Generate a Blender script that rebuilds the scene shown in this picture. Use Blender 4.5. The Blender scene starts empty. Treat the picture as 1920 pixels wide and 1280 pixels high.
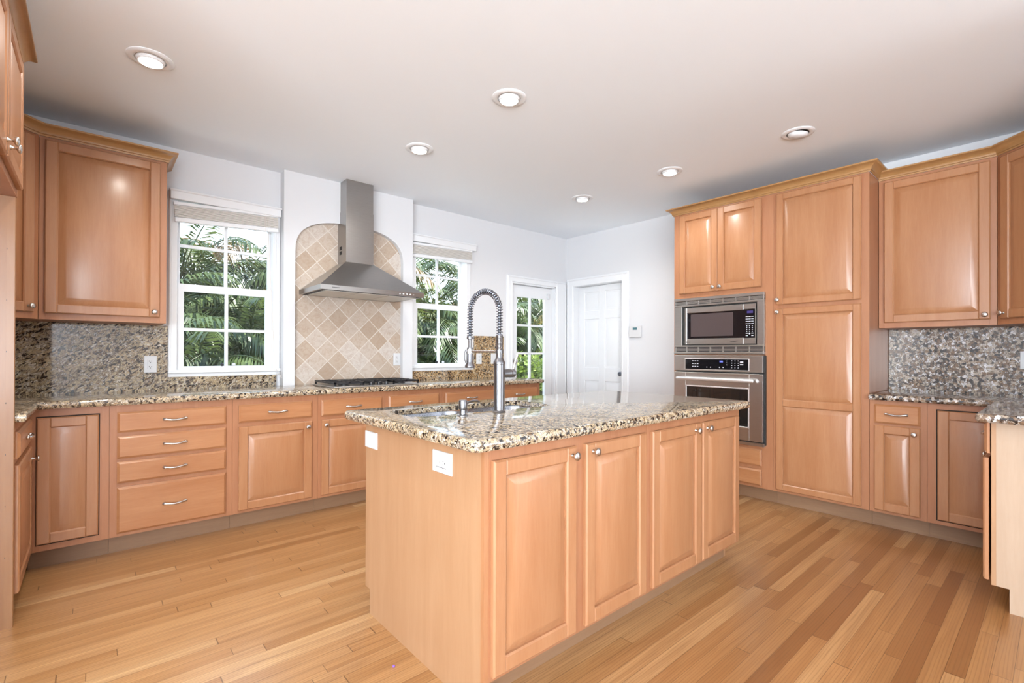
import bpy, bmesh, math, random
from mathutils import Vector, Matrix
random.seed(7)
S = bpy.context.scene
C = S.collection
PI = math.pi
# ------------------------------------------------------------------ camera, world, sun, exposure
H, PSI, PIT, ROL, FPX = 1.1833, 0.85444, 0.00418, 0.00331, 902.08
Fw = Vector((math.cos(PSI)*math.cos(PIT), math.sin(PSI)*math.cos(PIT), math.sin(PIT)))
R0 = Vector((math.sin(PSI), -math.cos(PSI), 0)); U0 = R0.cross(Fw)
Rr = R0*math.cos(ROL)+U0*math.sin(ROL); Uu = U0*math.cos(ROL)-R0*math.sin(ROL)
cd = bpy.data.cameras.new('camera'); cam = bpy.data.objects.new('camera', cd); C.objects.link(cam)
cd.sensor_width = 36; cd.lens = FPX/1920*36; cd.shift_y = 18.22/1920; cd.clip_start = 0.02; cd.clip_end = 200
cam.matrix_world = Matrix(((Rr.x, Uu.x, -Fw.x, 0), (Rr.y, Uu.y, -Fw.y, 0), (Rr.z, Uu.z, -Fw.z, H), (0, 0, 0, 1)))
S.camera = cam
S.view_settings.view_transform = 'Standard'; S.view_settings.look = 'None'
S.view_settings.exposure = 0.27; S.view_settings.gamma = 1.0; S.view_settings.use_curve_mapping = False
w = bpy.data.worlds.new('sky'); S.world = w; w.use_nodes = True
wn, wl = w.node_tree.nodes, w.node_tree.links
bg = wn['Background']; tc = wn.new('ShaderNodeTexCoord'); sp = wn.new('ShaderNodeSeparateXYZ'); cr = wn.new('ShaderNodeValToRGB')
wl.new(tc.outputs['Generated'], sp.inputs[0]); wl.new(sp.outputs[2], cr.inputs[0]); wl.new(cr.outputs[0], bg.inputs[0])
cr.color_ramp.elements[0].color = (0.93, 0.96, 1, 1); cr.color_ramp.elements[0].position = 0.0
cr.color_ramp.elements[1].color = (0.45, 0.66, 1, 1); cr.color_ramp.elements[1].position = 0.8
bg.inputs[1].default_value = 3.0

def lamp(name, kind, loc, target, energy, color=(1, 1, 1), **kw):
    d = bpy.data.lights.new(name, kind); d.energy = energy; d.color = color
    for k, v in kw.items(): setattr(d, k, v)
    o = bpy.data.objects.new(name, d); C.objects.link(o); o.location = loc
    o.rotation_euler = (Vector(target)-Vector(loc)).to_track_quat('-Z', 'Y').to_euler()
    return o
lamp('sun', 'SUN', (6, -2.8, 9), (0, 0, 0), 17, (1, 0.95, 0.86), angle=0.01)
# added fill lights tilted up to brighten the ceiling, behind and beside the camera
lamp('fill_rear', 'AREA', (-2.3, -3.85, 1.25), (-1.2, 1, 7.6), 380, (0.87, 0.945, 1), shape='RECTANGLE', size=3.0, size_y=2.1)
lamp('fill_rear_right', 'AREA', (3.85, -3.85, 1.25), (3.2, 1, 7.2), 45, (0.87, 0.945, 1), shape='RECTANGLE', size=1.1, size_y=2.1)
lamp('fill_side', 'AREA', (-3.85, -1.65, 1.25), (1, -.8, 7.6), 390, (0.87, 0.945, 1), shape='RECTANGLE', size=2.9, size_y=2.1)

# ------------------------------------------------------------------ materials
def rgb(r, g, b):  # sRGB 0-255 to linear
    f = lambda c: (c/255/12.92) if c/255 <= .04045 else ((c/255+.055)/1.055)**2.4
    return (f(r), f(g), f(b), 1)
class NT:
    def __init__(s, name):
        s.m = bpy.data.materials.new(name); s.m.use_nodes = True
        s.n = s.m.node_tree.nodes; s.l = s.m.node_tree.links; s.b = s.n['Principled BSDF']
    def new(s, t, **kw):
        x = s.n.new('ShaderNode'+t)
        for k, v in kw.items(): setattr(x, k, v)
        return x
    def ln(s, a, b): s.l.new(a, b)
    def coord(s, scale=(1, 1, 1), rot=(0, 0, 0), rand=True, which='Object'):
        t = s.new('TexCoord'); mp = s.new('Mapping'); mp.inputs['Scale'].default_value = scale; mp.inputs['Rotation'].default_value = rot
        s.ln(t.outputs[which], mp.inputs['Vector'])
        if rand:
            oi = s.new('ObjectInfo'); mu = s.new('Math', operation='MULTIPLY'); mu.inputs[1].default_value = 37.0
            s.ln(oi.outputs['Random'], mu.inputs[0]); s.ln(mu.outputs[0], mp.inputs['Location'])
        return mp.outputs[0]
    def noise(s, vec, scale, detail=4, rough=.55, dist=0):
        x = s.new('TexNoise'); x.inputs['Scale'].default_value = scale; x.inputs['Detail'].default_value = detail
        x.inputs['Roughness'].default_value = rough; x.inputs['Distortion'].default_value = dist
        if vec is not None: s.ln(vec, x.inputs['Vector'])
        return x
    def ramp(s, fac, stops, interp='LINEAR'):
        x = s.new('ValToRGB'); e = x.color_ramp; e.interpolation = interp
        while len(e.elements) < len(stops): e.elements.new(.5)
        for el, (p, c) in zip(e.elements, stops): el.position = p; el.color = c
        s.ln(fac, x.inputs[0]); return x.outputs[0]
    def mix(s, fac, a, b, mode='MIX'):
        x = s.new('MixRGB', blend_type=mode)
        for i, v in ((0, fac), (1, a), (2, b)):
            if hasattr(v, 'is_linked'): s.ln(v, x.inputs[i])
            else: x.inputs[i].default_value = v
        return x.outputs[0]
    def math(s, op, a, b=None):
        x = s.new('Math', operation=op)
        for i, v in ((0, a), (1, b)):
            if v is None: continue
            if hasattr(v, 'is_linked'): s.ln(v, x.inputs[i])
            else: x.inputs[i].default_value = v
        return x.outputs[0]
    def bump(s, h, strength=.2, dist=.002):
        x = s.new('Bump'); x.inputs['Strength'].default_value = strength; x.inputs['Distance'].default_value = dist
        s.ln(h, x.inputs['Height']); s.ln(x.outputs[0], s.b.inputs['Normal'])
    def setp(s, **kw):
        for k, v in kw.items(): s.b.inputs[k.replace('_', ' ')].default_value = v
M = {}
def plain(name, col, rough=.5, metal=0, **kw):
    t = NT(name); t.setp(Base_Color=col, Roughness=rough, Metallic=metal, **kw); M[name] = t.m
def wood(name, c0, c1, rough=.34, grain='z', amp=1.0, coat=.25):
    t = NT(name)
    sc = (9, 9, .9) if grain == 'z' else ((.9, 9, 9) if grain == 'x' else (9, .9, 9))
    v = t.coord(sc)
    a = t.noise(v, 1.4, 5, .6, .6); b = t.noise(v, 11, 3, .7, .1)
    big = t.noise(t.coord((1, 1, 1)), 2.3, 2)
    f = t.math('ADD', t.math('MULTIPLY', a.outputs[0], .75*amp), t.math('MULTIPLY', b.outputs[0], .3*amp))
    col = t.ramp(f, [(.3, c0), (.78, c1)])
    col = t.mix(t.math('MULTIPLY', big.outputs[0], .25), col, (c0[0]*.82, c0[1]*.76, c0[2]*.7, 1))
    t.ln(col, t.b.inputs['Base Color'])
    t.setp(Roughness=rough, Coat_Weight=coat, Coat_Roughness=.18)
    M[name] = t.m
wood('maple', rgb(161, 108, 71), rgb(182, 135, 98))
wood('maple_h', rgb(161, 105, 66), rgb(186, 136, 96), grain='x')
wood('maple_frame', rgb(157, 103, 70), rgb(178, 127, 92), rough=.42, coat=.1)
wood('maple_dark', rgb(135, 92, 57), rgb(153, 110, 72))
wood('maple_veneer', rgb(166, 125, 90), rgb(181, 143, 109), rough=.45, coat=.05)
wood('maple_pale', rgb(170, 144, 120), rgb(184, 161, 138), rough=.5, coat=0)
wood('maple_crown', rgb(159, 116, 70), rgb(176, 137, 91), grain='x')
wood('toe_wood', rgb(130, 98, 72), rgb(152, 120, 92), rough=.5, grain='x', coat=0)
plain('bounce_pale', rgb(226, 224, 220), .8)
plain('dark_gap', (.012, .008, .006, 1), .8)
plain('wall_paint', rgb(213, 214, 217), .6)
plain('ceiling_paint', rgb(238, 245, 252), .7)
plain('trim_white', rgb(226, 228, 231), .3)
plain('plastic_white', rgb(208, 209, 211), .3)
plain('slot_dark', (.02, .02, .02, 1), .6)
plain('blind_slat', rgb(232, 228, 222), .5)
plain('cord', rgb(225, 218, 208), .7)
plain('nickel', (.62, .60, .58, 1), .24, 1)
plain('nickel_dark', (.24, .26, .31, 1), .3, 1)
plain('black_iron', (.012, .012, .014, 1), .38)
plain('black_glass', (.006, .006, .008, 1), .05)
plain('oven_glass', (.015, .013, .012, 1), .04)
plain('micro_window', (.075, .055, .055, 1), .25)
plain('mark_grey', (.55, .55, .58, 1), .5)
plain('mark_dark', (.03, .03, .035, 1), .5)
plain('brushed_handle', (.85, .85, .86, 1), .35, .8)
plain('purple', (.25, .12, .6, 1), .4)
plain('grey_filter', (.62, .60, .56, 1), .45, .5)
plain('screen_teal', rgb(60, 110, 120), .3)
def emit(name, col, st):
    t = NT(name); t.setp(Base_Color=col, Emission_Color=col, Emission_Strength=st); M[name] = t.m
emit('lamp_glow', (1, .93, .82, 1), 14)
emit('display_blue', (.16, .2, .9, 1), .5)
emit('display_dim', (.03, .02, .12, 1), .25)
def steel(name, col, rough, scale):
    t = NT(name); v = t.coord(scale); n = t.noise(v, 30, 3, .6)
    t.ln(t.ramp(n.outputs[0], [(.3, tuple(c*.88 for c in col[:3])+(1,)), (.7, col)]), t.b.inputs['Base Color'])
    t.ln(t.math('ADD', t.math('MULTIPLY', n.outputs[0], .12), rough-.06), t.b.inputs['Roughness'])
    t.setp(Metallic=1.0); M[name] = t.m
steel('steel', (.56, .545, .53, 1), .3, (.5, 6, 30))
steel('steel_dark', (.27, .27, .285, 1), .3, (30, 30, .5))
steel('steel_hood', (.40, .385, .37, 1), .3, (.5, 6, 30))
steel('steel_sink', (.40, .42, .46, 1), .28, (6, 6, 6))
def granite(name, rot, sc, warm, k=1.0):
    t = NT(name)
    tc_ = t.new('TexCoord'); mp = t.new('Mapping', vector_type='TEXTURE'); mp.inputs['Rotation'].default_value = rot
    mp.inputs['Scale'].default_value = [1/q for q in sc]; t.ln(tc_.outputs['Object'], mp.inputs['Vector']); v = mp.outputs[0]
    d = t.noise(v, 26, 4, .7)
    vv = t.new('VectorMath', operation='MULTIPLY_ADD'); vv.inputs[1].default_value = (.05, .05, .05)
    t.ln(d.outputs['Color'], vv.inputs[0]); t.ln(v, vv.inputs[2])
    vo = t.new('TexVoronoi'); vo.inputs['Scale'].default_value = 100*k; t.ln(vv.outputs[0], vo.inputs['Vector'])
    sx = t.new('SeparateColor'); t.ln(vo.outputs['Color'], sx.inputs[0])
    nz = t.noise(v, 170*k, 4, .7, .4); fac = t.math('ADD', sx.outputs[0], t.math('MULTIPLY', t.math('SUBTRACT', nz.outputs[0], .5), .75))
    a, b, c = warm
    col = t.ramp(fac, [(0, rgb(38, 32, 30)), (.13, rgb(98, 84, 74)), (.24, a), (.46, b), (.66, rgb(150, 138, 126)), (.78, c), (.93, rgb(120, 94, 66))], 'CONSTANT')
    vo2 = t.new('TexVoronoi'); vo2.inputs['Scale'].default_value = 240*k; t.ln(vv.outputs[0], vo2.inputs['Vector'])
    s2 = t.new('SeparateColor'); t.ln(vo2.outputs['Color'], s2.inputs[0])
    fine = t.ramp(s2.outputs[1], [(0, (.25, .22, .2, 1)), (.12, (.72, .7, .68, 1)), (.5, (1, 1, 1, 1)), (.85, (1.15, 1.12, 1.05, 1))], 'CONSTANT')
    col = t.mix(.75, col, fine, 'MULTIPLY')
    edge = t.new('TexVoronoi', feature='DISTANCE_TO_EDGE'); edge.inputs['Scale'].default_value = 100*k; t.ln(vv.outputs[0], edge.inputs['Vector'])
    blot = t.noise(v, 9, 4, .65)
    e = t.ramp(edge.outputs['Distance'], [(.02, (1, 1, 1, 1)), (.09, (0, 0, 0, 1))])
    em = t.math('MULTIPLY', e, t.ramp(blot.outputs[0], [(.42, (0, 0, 0, 1)), (.58, (1, 1, 1, 1))]))
    col = t.mix(t.math('MULTIPLY', em, .9), col, rgb(34, 28, 27))
    t.ln(col, t.b.inputs['Base Color']); t.setp(Roughness=.06, Specular_IOR_Level=.8)
    M[name] = t.m
granite('granite', (0, 0, .5), (1, 1, 1), (rgb(186, 164, 132), rgb(200, 182, 152), rgb(222, 210, 190)))
granite('granite_splash', (0, -.62, 0), (.62, 1, 1.1), (rgb(166, 148, 120), rgb(186, 170, 140), rgb(204, 196, 180)))
granite('granite_splash_warm', (0, .2, 0), (1, 1, 1), (rgb(176, 142, 98), rgb(196, 164, 118), rgb(226, 206, 170)))
granite('granite_splash_grey', (.3, 0, 0), (1, 1, 1), (rgb(122, 98, 78), rgb(176, 162, 146), rgb(214, 210, 210)), .62)
# oak strip floor, strips along X
t = NT('oak_floor')
tcn = t.new('TexCoord'); sx = t.new('SeparateXYZ'); t.ln(tcn.outputs['Object'], sx.inputs[0])
X, Y = sx.outputs[0], sx.outputs[1]
ry = t.math('DIVIDE', t.math('ADD', Y, 20), .0575); row = t.math('FLOOR', ry)
wn1 = t.new('TexWhiteNoise', noise_dimensions='1D'); t.ln(row, wn1.inputs['W'])
px = t.math('DIVIDE', t.math('ADD', X, t.math('MULTIPLY', wn1.outputs['Value'], 23.7)), t.math('ADD', t.math('MULTIPLY', wn1.outputs['Value'], .8), .7)); pi_ = t.math('FLOOR', px)
cmb = t.new('CombineXYZ'); t.ln(row, cmb.inputs[0]); t.ln(pi_, cmb.inputs[1])
wn2 = t.new('TexWhiteNoise', noise_dimensions='2D'); t.ln(cmb.outputs[0], wn2.inputs['Vector'])
base = t.ramp(wn2.outputs['Value'], [(0, rgb(129, 82, 44)), (.22, rgb(153, 105, 61)), (.5, rgb(167, 119, 73)), (.8, rgb(178, 131, 84)), (1, rgb(192, 150, 102))])
# paler, more even boards towards the windows; mixed darker boards along the oven side
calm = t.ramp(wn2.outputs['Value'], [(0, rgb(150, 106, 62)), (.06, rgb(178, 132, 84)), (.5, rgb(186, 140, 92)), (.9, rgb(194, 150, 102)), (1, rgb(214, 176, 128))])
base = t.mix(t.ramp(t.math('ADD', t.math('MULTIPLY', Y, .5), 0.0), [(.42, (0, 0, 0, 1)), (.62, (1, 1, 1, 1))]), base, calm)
cv = t.new('CombineXYZ')
t.ln(t.math('ADD', t.math('MULTIPLY', X, 1.3), t.math('MULTIPLY', wn2.outputs['Value'], 50)), cv.inputs[0]); t.ln(t.math('MULTIPLY', Y, 26), cv.inputs[1])
g1 = t.noise(cv.outputs[0], 1.0, 5, .65, 1.2); 
g2 = t.new('TexWave', wave_type='BANDS', bands_direction='Y'); g2.inputs['Scale'].default_value = 1.1; g2.inputs['Distortion'].default_value = 9; g2.inputs['Detail'].default_value = 3; g2.inputs['Detail Scale'].default_value = .8
t.ln(cv.outputs[0], g2.inputs['Vector'])
col = t.mix(t.ramp(g1.outputs[0], [(.35, (0, 0, 0, 1)), (.75, (.55, .55, .55, 1))]), base, rgb(129, 80, 42))
col = t.mix(t.ramp(g2.outputs['Fac'], [(0, (.32, .32, .32, 1)), (.28, (0, 0, 0, 1))]), col, rgb(109, 68, 32))
fy = t.math('FRACT', ry); fx = t.math('FRACT', px)
ey = t.math('MINIMUM', fy, t.math('SUBTRACT', 1.0, fy)); ex = t.math('MINIMUM', fx, t.math('SUBTRACT', 1.0, fx))
gap = t.math('MAXIMUM', t.math('LESS_THAN', ey, .013), t.math('LESS_THAN', ex, .0016))
col = t.mix(t.math('MULTIPLY', gap, .62), col, rgb(59, 33, 15))
t.ln(col, t.b.inputs['Base Color']); t.setp(Roughness=.3, Coat_Weight=.3, Coat_Roughness=.22)
t.bump(t.math('SUBTRACT', 1.0, gap), .25, .001)
M['oak_floor'] = t.m
# tumbled travertine laid on the diagonal
t = NT('travertine')
v = t.coord((1, 1, 1), (0, PI/4, 0), rand=False); sx = t.new('SeparateXYZ'); t.ln(v, sx.inputs[0])
ta = t.math('DIVIDE', t.math('ADD', sx.outputs[0], 10.02), .132); tb = t.math('DIVIDE', t.math('ADD', sx.outputs[2], 10.06), .132)
cmb = t.new('CombineXYZ'); t.ln(t.math('FLOOR', ta), cmb.inputs[0]); t.ln(t.math('FLOOR', tb), cmb.inputs[1])
wn2 = t.new('TexWhiteNoise', noise_dimensions='2D'); t.ln(cmb.outputs[0], wn2.inputs['Vector'])
base = t.ramp(wn2.outputs['Value'], [(0, rgb(160, 140, 122)), (.14, rgb(178, 160, 142)), (.6, rgb(188, 174, 160)), (1, rgb(200, 192, 184))])
n1 = t.noise(v, 34, 8, .75, .8)
base = t.mix(t.ramp(n1.outputs[0], [(.45, (0, 0, 0, 1)), (.8, (.9, .9, .9, 1))]), base, rgb(158, 130, 106))
fa, fb = t.math('FRACT', ta), t.math('FRACT', tb)
e = t.math('MINIMUM', t.math('MINIMUM', fa, t.math('SUBTRACT', 1.0, fa)), t.math('MINIMUM', fb, t.math('SUBTRACT', 1.0, fb)))
e = t.math('ADD', e, t.math('MULTIPLY', n1.outputs[0], .012))
g = t.ramp(e, [(.026, (1, 1, 1, 1)), (.036, (0, 0, 0, 1))])
t.ln(t.mix(g, base, rgb(206, 198, 188)), t.b.inputs['Base Color']); t.setp(Roughness=.5)
t.bump(t.math('ADD', t.math('MULTIPLY', g, -1.0), t.math('MULTIPLY', n1.outputs[0], .4)), .35, .002)
M['travertine'] = t.m
# thin window glass
t = NT('window_glass'); t.n.remove(t.b); out = t.n['Material Output']
tr = t.new('BsdfTransparent'); tr.inputs[0].default_value = (.93, .96, .95, 1); gl = t.new('BsdfGlossy'); gl.inputs['Roughness'].default_value = .01
fr = t.new('Fresnel'); fr.inputs[0].default_value = 1.45; mx = t.new('MixShader')
ge = t.new('NewGeometry'); t.ln(t.math('MULTIPLY', fr.outputs[0], t.math('SUBTRACT', 1.0, ge.outputs['Backfacing'])), mx.inputs[0]); t.ln(tr.outputs[0], mx.inputs[1]); t.ln(gl.outputs[0], mx.inputs[2]); t.ln(mx.outputs[0], out.inputs[0]); M['window_glass'] = t.m
def leaf(name, c0, c1, scale=3):
    t = NT(name); v = t.coord((1, 1, 1)); n = t.noise(v, scale, 3)
    t.ln(t.ramp(n.outputs[0], [(.3, c0), (.7, c1)]), t.b.inputs['Base Color']); t.setp(Roughness=.4)
    tl = t.new('BsdfTranslucent'); t.ln(t.ramp(n.outputs[0], [(.3, c0), (.7, c1)]), tl.inputs[0])
    mx = t.new('MixShader'); mx.inputs[0].default_value = .3; out = t.n['Material Output']
    t.ln(t.b.outputs[0], mx.inputs[1]); t.ln(tl.outputs[0], mx.inputs[2]); t.ln(mx.outputs[0], out.inputs[0]); M[name] = t.m
leaf('palm_green', rgb(34, 51, 29), rgb(97, 109, 59))
leaf('palm_yellow', rgb(117, 90, 18), rgb(148, 126, 49))
leaf('palm_dry', rgb(98, 71, 37), rgb(126, 100, 68))
leaf('shrub_leaf', rgb(58, 86, 30), rgb(150, 164, 84), 9)
leaf('hedge_leaf', rgb(12, 29, 13), rgb(35, 58, 25))
leaf('grass_leaf', rgb(40, 61, 23), rgb(66, 83, 35), 2)
wood('palm_bark', rgb(120, 108, 92), rgb(168, 156, 136), rough=.9, grain='x', coat=0)
wood('soil', rgb(74, 60, 46), rgb(104, 88, 68), rough=.95, coat=0)

# ------------------------------------------------------------------ mesh helpers
def obj(name, bm, mats, parent=None, smooth=False, loc=None, rot=None):
    bmesh.ops.recalc_face_normals(bm, faces=bm.faces)
    me = bpy.data.meshes.new(name); bm.to_mesh(me); bm.free()
    if isinstance(mats, str): mats = [mats]
    for m in mats: me.materials.append(M[m])
    if smooth:
        for p in me.polygons: p.use_smooth = True
        try: me.set_sharp_from_angle(angle=math.radians(smooth if smooth > 1 else 40))
        except Exception: pass
    o = bpy.data.objects.new(name, me); C.objects.link(o)
    if parent: o.parent = parent
    if loc: o.location = loc
    if rot: o.rotation_euler = rot
    return o
def tag(o, label=None, cat=None, group=None, kind=None):
    if label: o['label'] = label
    if cat: o['category'] = cat
    if group: o['group'] = group
    if kind: o['kind'] = kind
    return o
def thing(name, label, cat, loc=(0, 0, 0), rz=0, group=None):
    o = bpy.data.objects.new(name, None); C.objects.link(o); o.location = loc; o.rotation_euler = (0, 0, rz); o.empty_display_size = .1
    return tag(o, label, cat, group)
def struct(name, loc=(0, 0, 0), rz=0):
    o = bpy.data.objects.new(name, None); C.objects.link(o); o.location = loc; o.rotation_euler = (0, 0, rz); o['kind'] = 'structure'; return o
def box(bm, x0, x1, y0, y1, z0, z1, mi=0):
    v = [bm.verts.new(p) for p in ((x0, y0, z0), (x1, y0, z0), (x1, y1, z0), (x0, y1, z0), (x0, y0, z1), (x1, y0, z1), (x1, y1, z1), (x0, y1, z1))]
    for f in ((0, 3, 2, 1), (4, 5, 6, 7), (0, 1, 5, 4), (1, 2, 6, 5), (2, 3, 7, 6), (3, 0, 4, 7)):
        bm.faces.new([v[i] for i in f]).material_index = mi
def rings(bm, loops, cap0=True, cap1=True, closed=True, mi=0):
    vs = [[bm.verts.new(p) for p in l] for l in loops]
    n = len(loops[0])
    for a, b in zip(vs, vs[1:]):
        for i in range(n if closed else n-1):
            j = (i+1) % n
            bm.faces.new((a[i], a[j], b[j], b[i])).material_index = mi
    if cap0: bm.faces.new(vs[0][::-1]).material_index = mi
    if cap1: bm.faces.new(vs[-1]).material_index = mi
    return vs
def rect(x0, x1, z0, z1, y): return [(x0, y, z0), (x1, y, z0), (x1, y, z1), (x0, y, z1)]
def slab(bm, x0, x1, z0, z1, yb, yf, ch=.003, mi=0):   # front faces -y
    rings(bm, [rect(x0, x1, z0, z1, yb), rect(x0, x1, z0, z1, yf+ch), rect(x0+ch, x1-ch, z0+ch, z1-ch, yf)], mi=mi)
def cbox(bm, x0, x1, y0, y1, z0, z1, c=.004, mi=0):     # box with all edges eased
    L = []
    for z, i in ((z0, c), (z0+c, 0), (z1-c, 0), (z1, c)):
        a, b, d, e = x0+i, x1-i, y0+i, y1-i
        k = c if i == 0 else c*.4
        L.append([(a+k, d, z), (b-k, d, z), (b, d+k, z), (b, e-k, z), (b-k, e, z), (a+k, e, z), (a, e-k, z), (a, d+k, z)])
    rings(bm, L, mi=mi)
def lathe(bm, prof, axis='z', n=20, origin=(0, 0, 0), mi=0):   # prof: (r, h)
    L = []
    for r, h in prof:
        l = []
        for k in range(n):
            a = 2*PI*k/n; c, s = r*math.cos(a), r*math.sin(a)
            p = (c, s, h) if axis == 'z' else ((c, -h, s) if axis == '-y' else (h, c, s))
            l.append(tuple(p[i]+origin[i] for i in range(3)))
        L.append(l)
    rings(bm, L, mi=mi)
def tube(bm, pts, r, n=8, mi=0, flat=1.0):
    pts = [Vector(p) for p in pts]; L = []; up = None
    for i, p in enumerate(pts):
        d = (pts[min(i+1, len(pts)-1)]-pts[max(i-1, 0)]).normalized()
        if up is None:
            up = Vector((0, 0, 1)) if abs(d.z) < .9 else Vector((0, 1, 0))
        side = d.cross(up).normalized(); up = side.cross(d).normalized()
        rr = r[i] if isinstance(r, (list, tuple)) else r
        L.append([p+side*math.cos(2*PI*k/n)*rr+up*math.sin(2*PI*k/n)*rr*flat for k in range(n)])
    rings(bm, L, mi=mi)
def offs(poly, d, closed=True):    # inset a CCW polygon (or offset an open path to its left) by d with mitres
    out = []; n = len(poly)
    for i, p in enumerate(poly):
        p = Vector(p)
        a = Vector(poly[i-1]) if (closed or i > 0) else None
        b = Vector(poly[(i+1) % n]) if (closed or i < n-1) else None
        nn = []
        for q0, q1 in ((a, p), (p, b)):
            if q0 is None or q1 is None: continue
            e = (q1-q0).normalized(); nn.append(Vector((-e.y, e.x)))
        if len(nn) == 1: out.append(p+nn[0]*d)
        else:
            m = nn[0]+nn[1]; out.append(p+m*(d*2/max(m.length_squared, .2)))
    return out
def roundpoly(pts, seg=6):         # pts: (x, y, r)
    out = []; n = len(pts)
    for i, (x, y, r) in enumerate(pts):
        p = Vector((x, y))
        if r <= 0: out.append(p); continue
        a = (Vector(pts[i-1][:2])-p).normalized(); b = (Vector(pts[(i+1) % n][:2])-p).normalized()
        ang = a.angle(b); tl = r/math.tan(ang/2); c = p+(a+b).normalized()*(r/math.sin(ang/2))
        p0, p1 = p+a*tl, p+b*tl
        a0 = math.atan2(*(p0-c).yx); a1 = math.atan2(*(p1-c).yx)
        da = (a1-a0+PI) % (2*PI)-PI
        for k in range(seg+1):
            th = a0+da*k/seg; out.append(c+Vector((math.cos(th), math.sin(th)))*r)
    return out
def countertop(name, poly, z0, z1, mat, hole=None, parent=None):
    bm = bmesh.new(); h = z1-z0; r = h*.5; prof = []
    for k in range(9):
        a = -PI/2+PI*k/8; prof.append((r*.62*(1-math.cos(a)), z0+r+r*math.sin(a)))
    prof[0] = (.016, z0)
    L = [[(q.x, q.y, z) for q in offs(poly, d)] for d, z in prof]
    vs = rings(bm, L, cap0=False, cap1=False)
    def fill(loops):
        es = []
        for l in loops:
            for i in range(len(l)):
                e = bm.edges.get((l[i], l[(i+1) % len(l)])) or bm.edges.new((l[i], l[(i+1) % len(l)])); es.append(e)
        bmesh.ops.triangle_fill(bm, edges=es, use_beauty=True)
    if hole:
        hv = rings(bm, [[(q.x, q.y, z) for q in hole] for z in (z1, z1-.024)], cap0=False, cap1=False)
        fill([vs[-1], hv[0]]); fill([vs[0], hv[1]])
    else:
        fill([vs[-1]]); fill([vs[0]])
    return obj(name, bm, mat, parent, smooth=35)
def sweep_crown(name, path, z, mat, label, s=1.0, group=None):   # path: open polyline, profile projects to its right
    prof = [(0, 0), (.006, 0), (.009, .010), (.014, .012), (.014, .018), (.018, .026), (.028, .038), (.043, .047), (.052, .050), (.055, .053), (.055, .062), (0, .062)]
    bm = bmesh.new()
    cols = []
    for o_, zz in prof:
        q = offs(path, -o_*s, closed=False); cols.append([(p.x, p.y, z+zz*s) for p in q])
    L = [[c[i] for c in cols] for i in range(len(path))]
    rings(bm, L)
    return tag(obj(name, bm, mat, smooth=30), label, 'crown molding', group)

def marks(name, boxes, mat, parent):
    for b in boxes:
        bm = bmesh.new(); box(bm, *b); obj(name, bm, mat, parent)
# ------------------------------------------------------------------ cabinet parts (local: x width, -y outward, z up)
def knob(parent, x, z, y=-.02):
    bm = bmesh.new()
    lathe(bm, [(.009, 0), (.0085, .003), (.0055, .006), (.005, .013), (.008, .017), (.0145, .020), (.0165, .024), (.0155, .028), (.010, .031), (.003, .032)], '-y', 18)
    return obj('knob', bm, 'nickel', parent, smooth=50, loc=(x, y, z))
def pull(parent, x, z, y=-.02):
    bm = bmesh.new(); pts = []
    for k in range(15):
        a = k/14; pts.append(((a-.5)*.116, -.008-.014*math.sin(PI*a)**.5, .003*math.cos(2*PI*a)-.003))
    tube(bm, pts, [.0085 if k in (0, 1, 13, 14) else .0068 for k in range(15)], 8, flat=1.0)
    for s in (-1, 1): cbox(bm, s*.052-.008, s*.052+.008, -.013, 0, -.0085, .0085, .002)
    return obj('pull', bm, 'nickel', parent, smooth=50, loc=(x, y, z))
T = .02
def door(parent, x0, x1, z0, z1, knobs=(), yoff=0, split=None, mat='maple', fr=.056, rz=0, t=T):
    w, h = x1-x0, z1-z0
    bm = bmesh.new()
    slab(bm, 0.001, w-.001, 0.001, h-.001, 0, -t*.28, .002)
    panels = [(fr, h-fr)] if not split else [(fr, split-z0-fr*.55), (split-z0+fr*.55, h-fr)]
    zc = [0]+[q for p in panels for q in p]+[h]
    for (a, b) in ((0, fr), (w-fr, w)): slab(bm, a, b, 0, h, -.001, -t, .0058)
    for i in range(0, len(zc), 2): slab(bm, fr-.004, w-fr+.004, zc[i], zc[i+1], -.001, -t+.0003, .0055)
    for a, b in panels:
        i0, i1, i2 = .001, .004, .036
        L = [rect(fr+d, w-fr-d, a+d, b-d, y) for d, y in ((i0, -t*.28), (i1, -t*.34), (i2, -t*.93), (i2+.0015, -t*.95))]
        rings(bm, L, cap0=False)
    o = obj('door', bm, mat, parent, smooth=25, loc=(x0, yoff, z0), rot=(0, 0, rz))
    for kx, kz in knobs: knob(o, kx-x0, kz-z0, -t)
    return o
def drawer(parent, x0, x1, z0, z1, yoff=0, handle=True, rz=0):
    w, h = x1-x0, z1-z0; bm = bmesh.new()
    rings(bm, [rect(0, w, 0, h, 0), rect(0, w, 0, h, -T+.010), rect(.003, w-.003, .003, h-.003, -T+.008), rect(.012, w-.012, .012, h-.012, -T)])
    o = obj('drawer', bm, 'maple_h', parent, smooth=25, loc=(x0, yoff, z0), rot=(0, 0, rz))
    if handle: pull(o, w/2, h/2+.002, -T)
    return o
def body(parent, w, d, z0, z1, mat='maple_frame', name='body'):
    bm = bmesh.new(); box(bm, 0, w, 0, d, z0, z1)
    # thin seam stiles standing a hair proud so that the units read apart
    for a, b in ((.0012, .034), (w-.034, w-.0012)): slab(bm, a, b, z0, z1, 0, -.0008, .0005)
    return obj(name, bm, mat, parent)
def toe(parent, w, d, rec=.075, z1=.108):
    bm = bmesh.new(); box(bm, 0, w, rec, d, 0, z1); return obj('toe_kick', bm, 'toe_wood', parent)
ZB, ZD, ZM, ZT = .110, .1295, .686, .8325     # frame bottom, door bottom, door top, drawer top
ZC0, ZC = .874, .914

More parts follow.
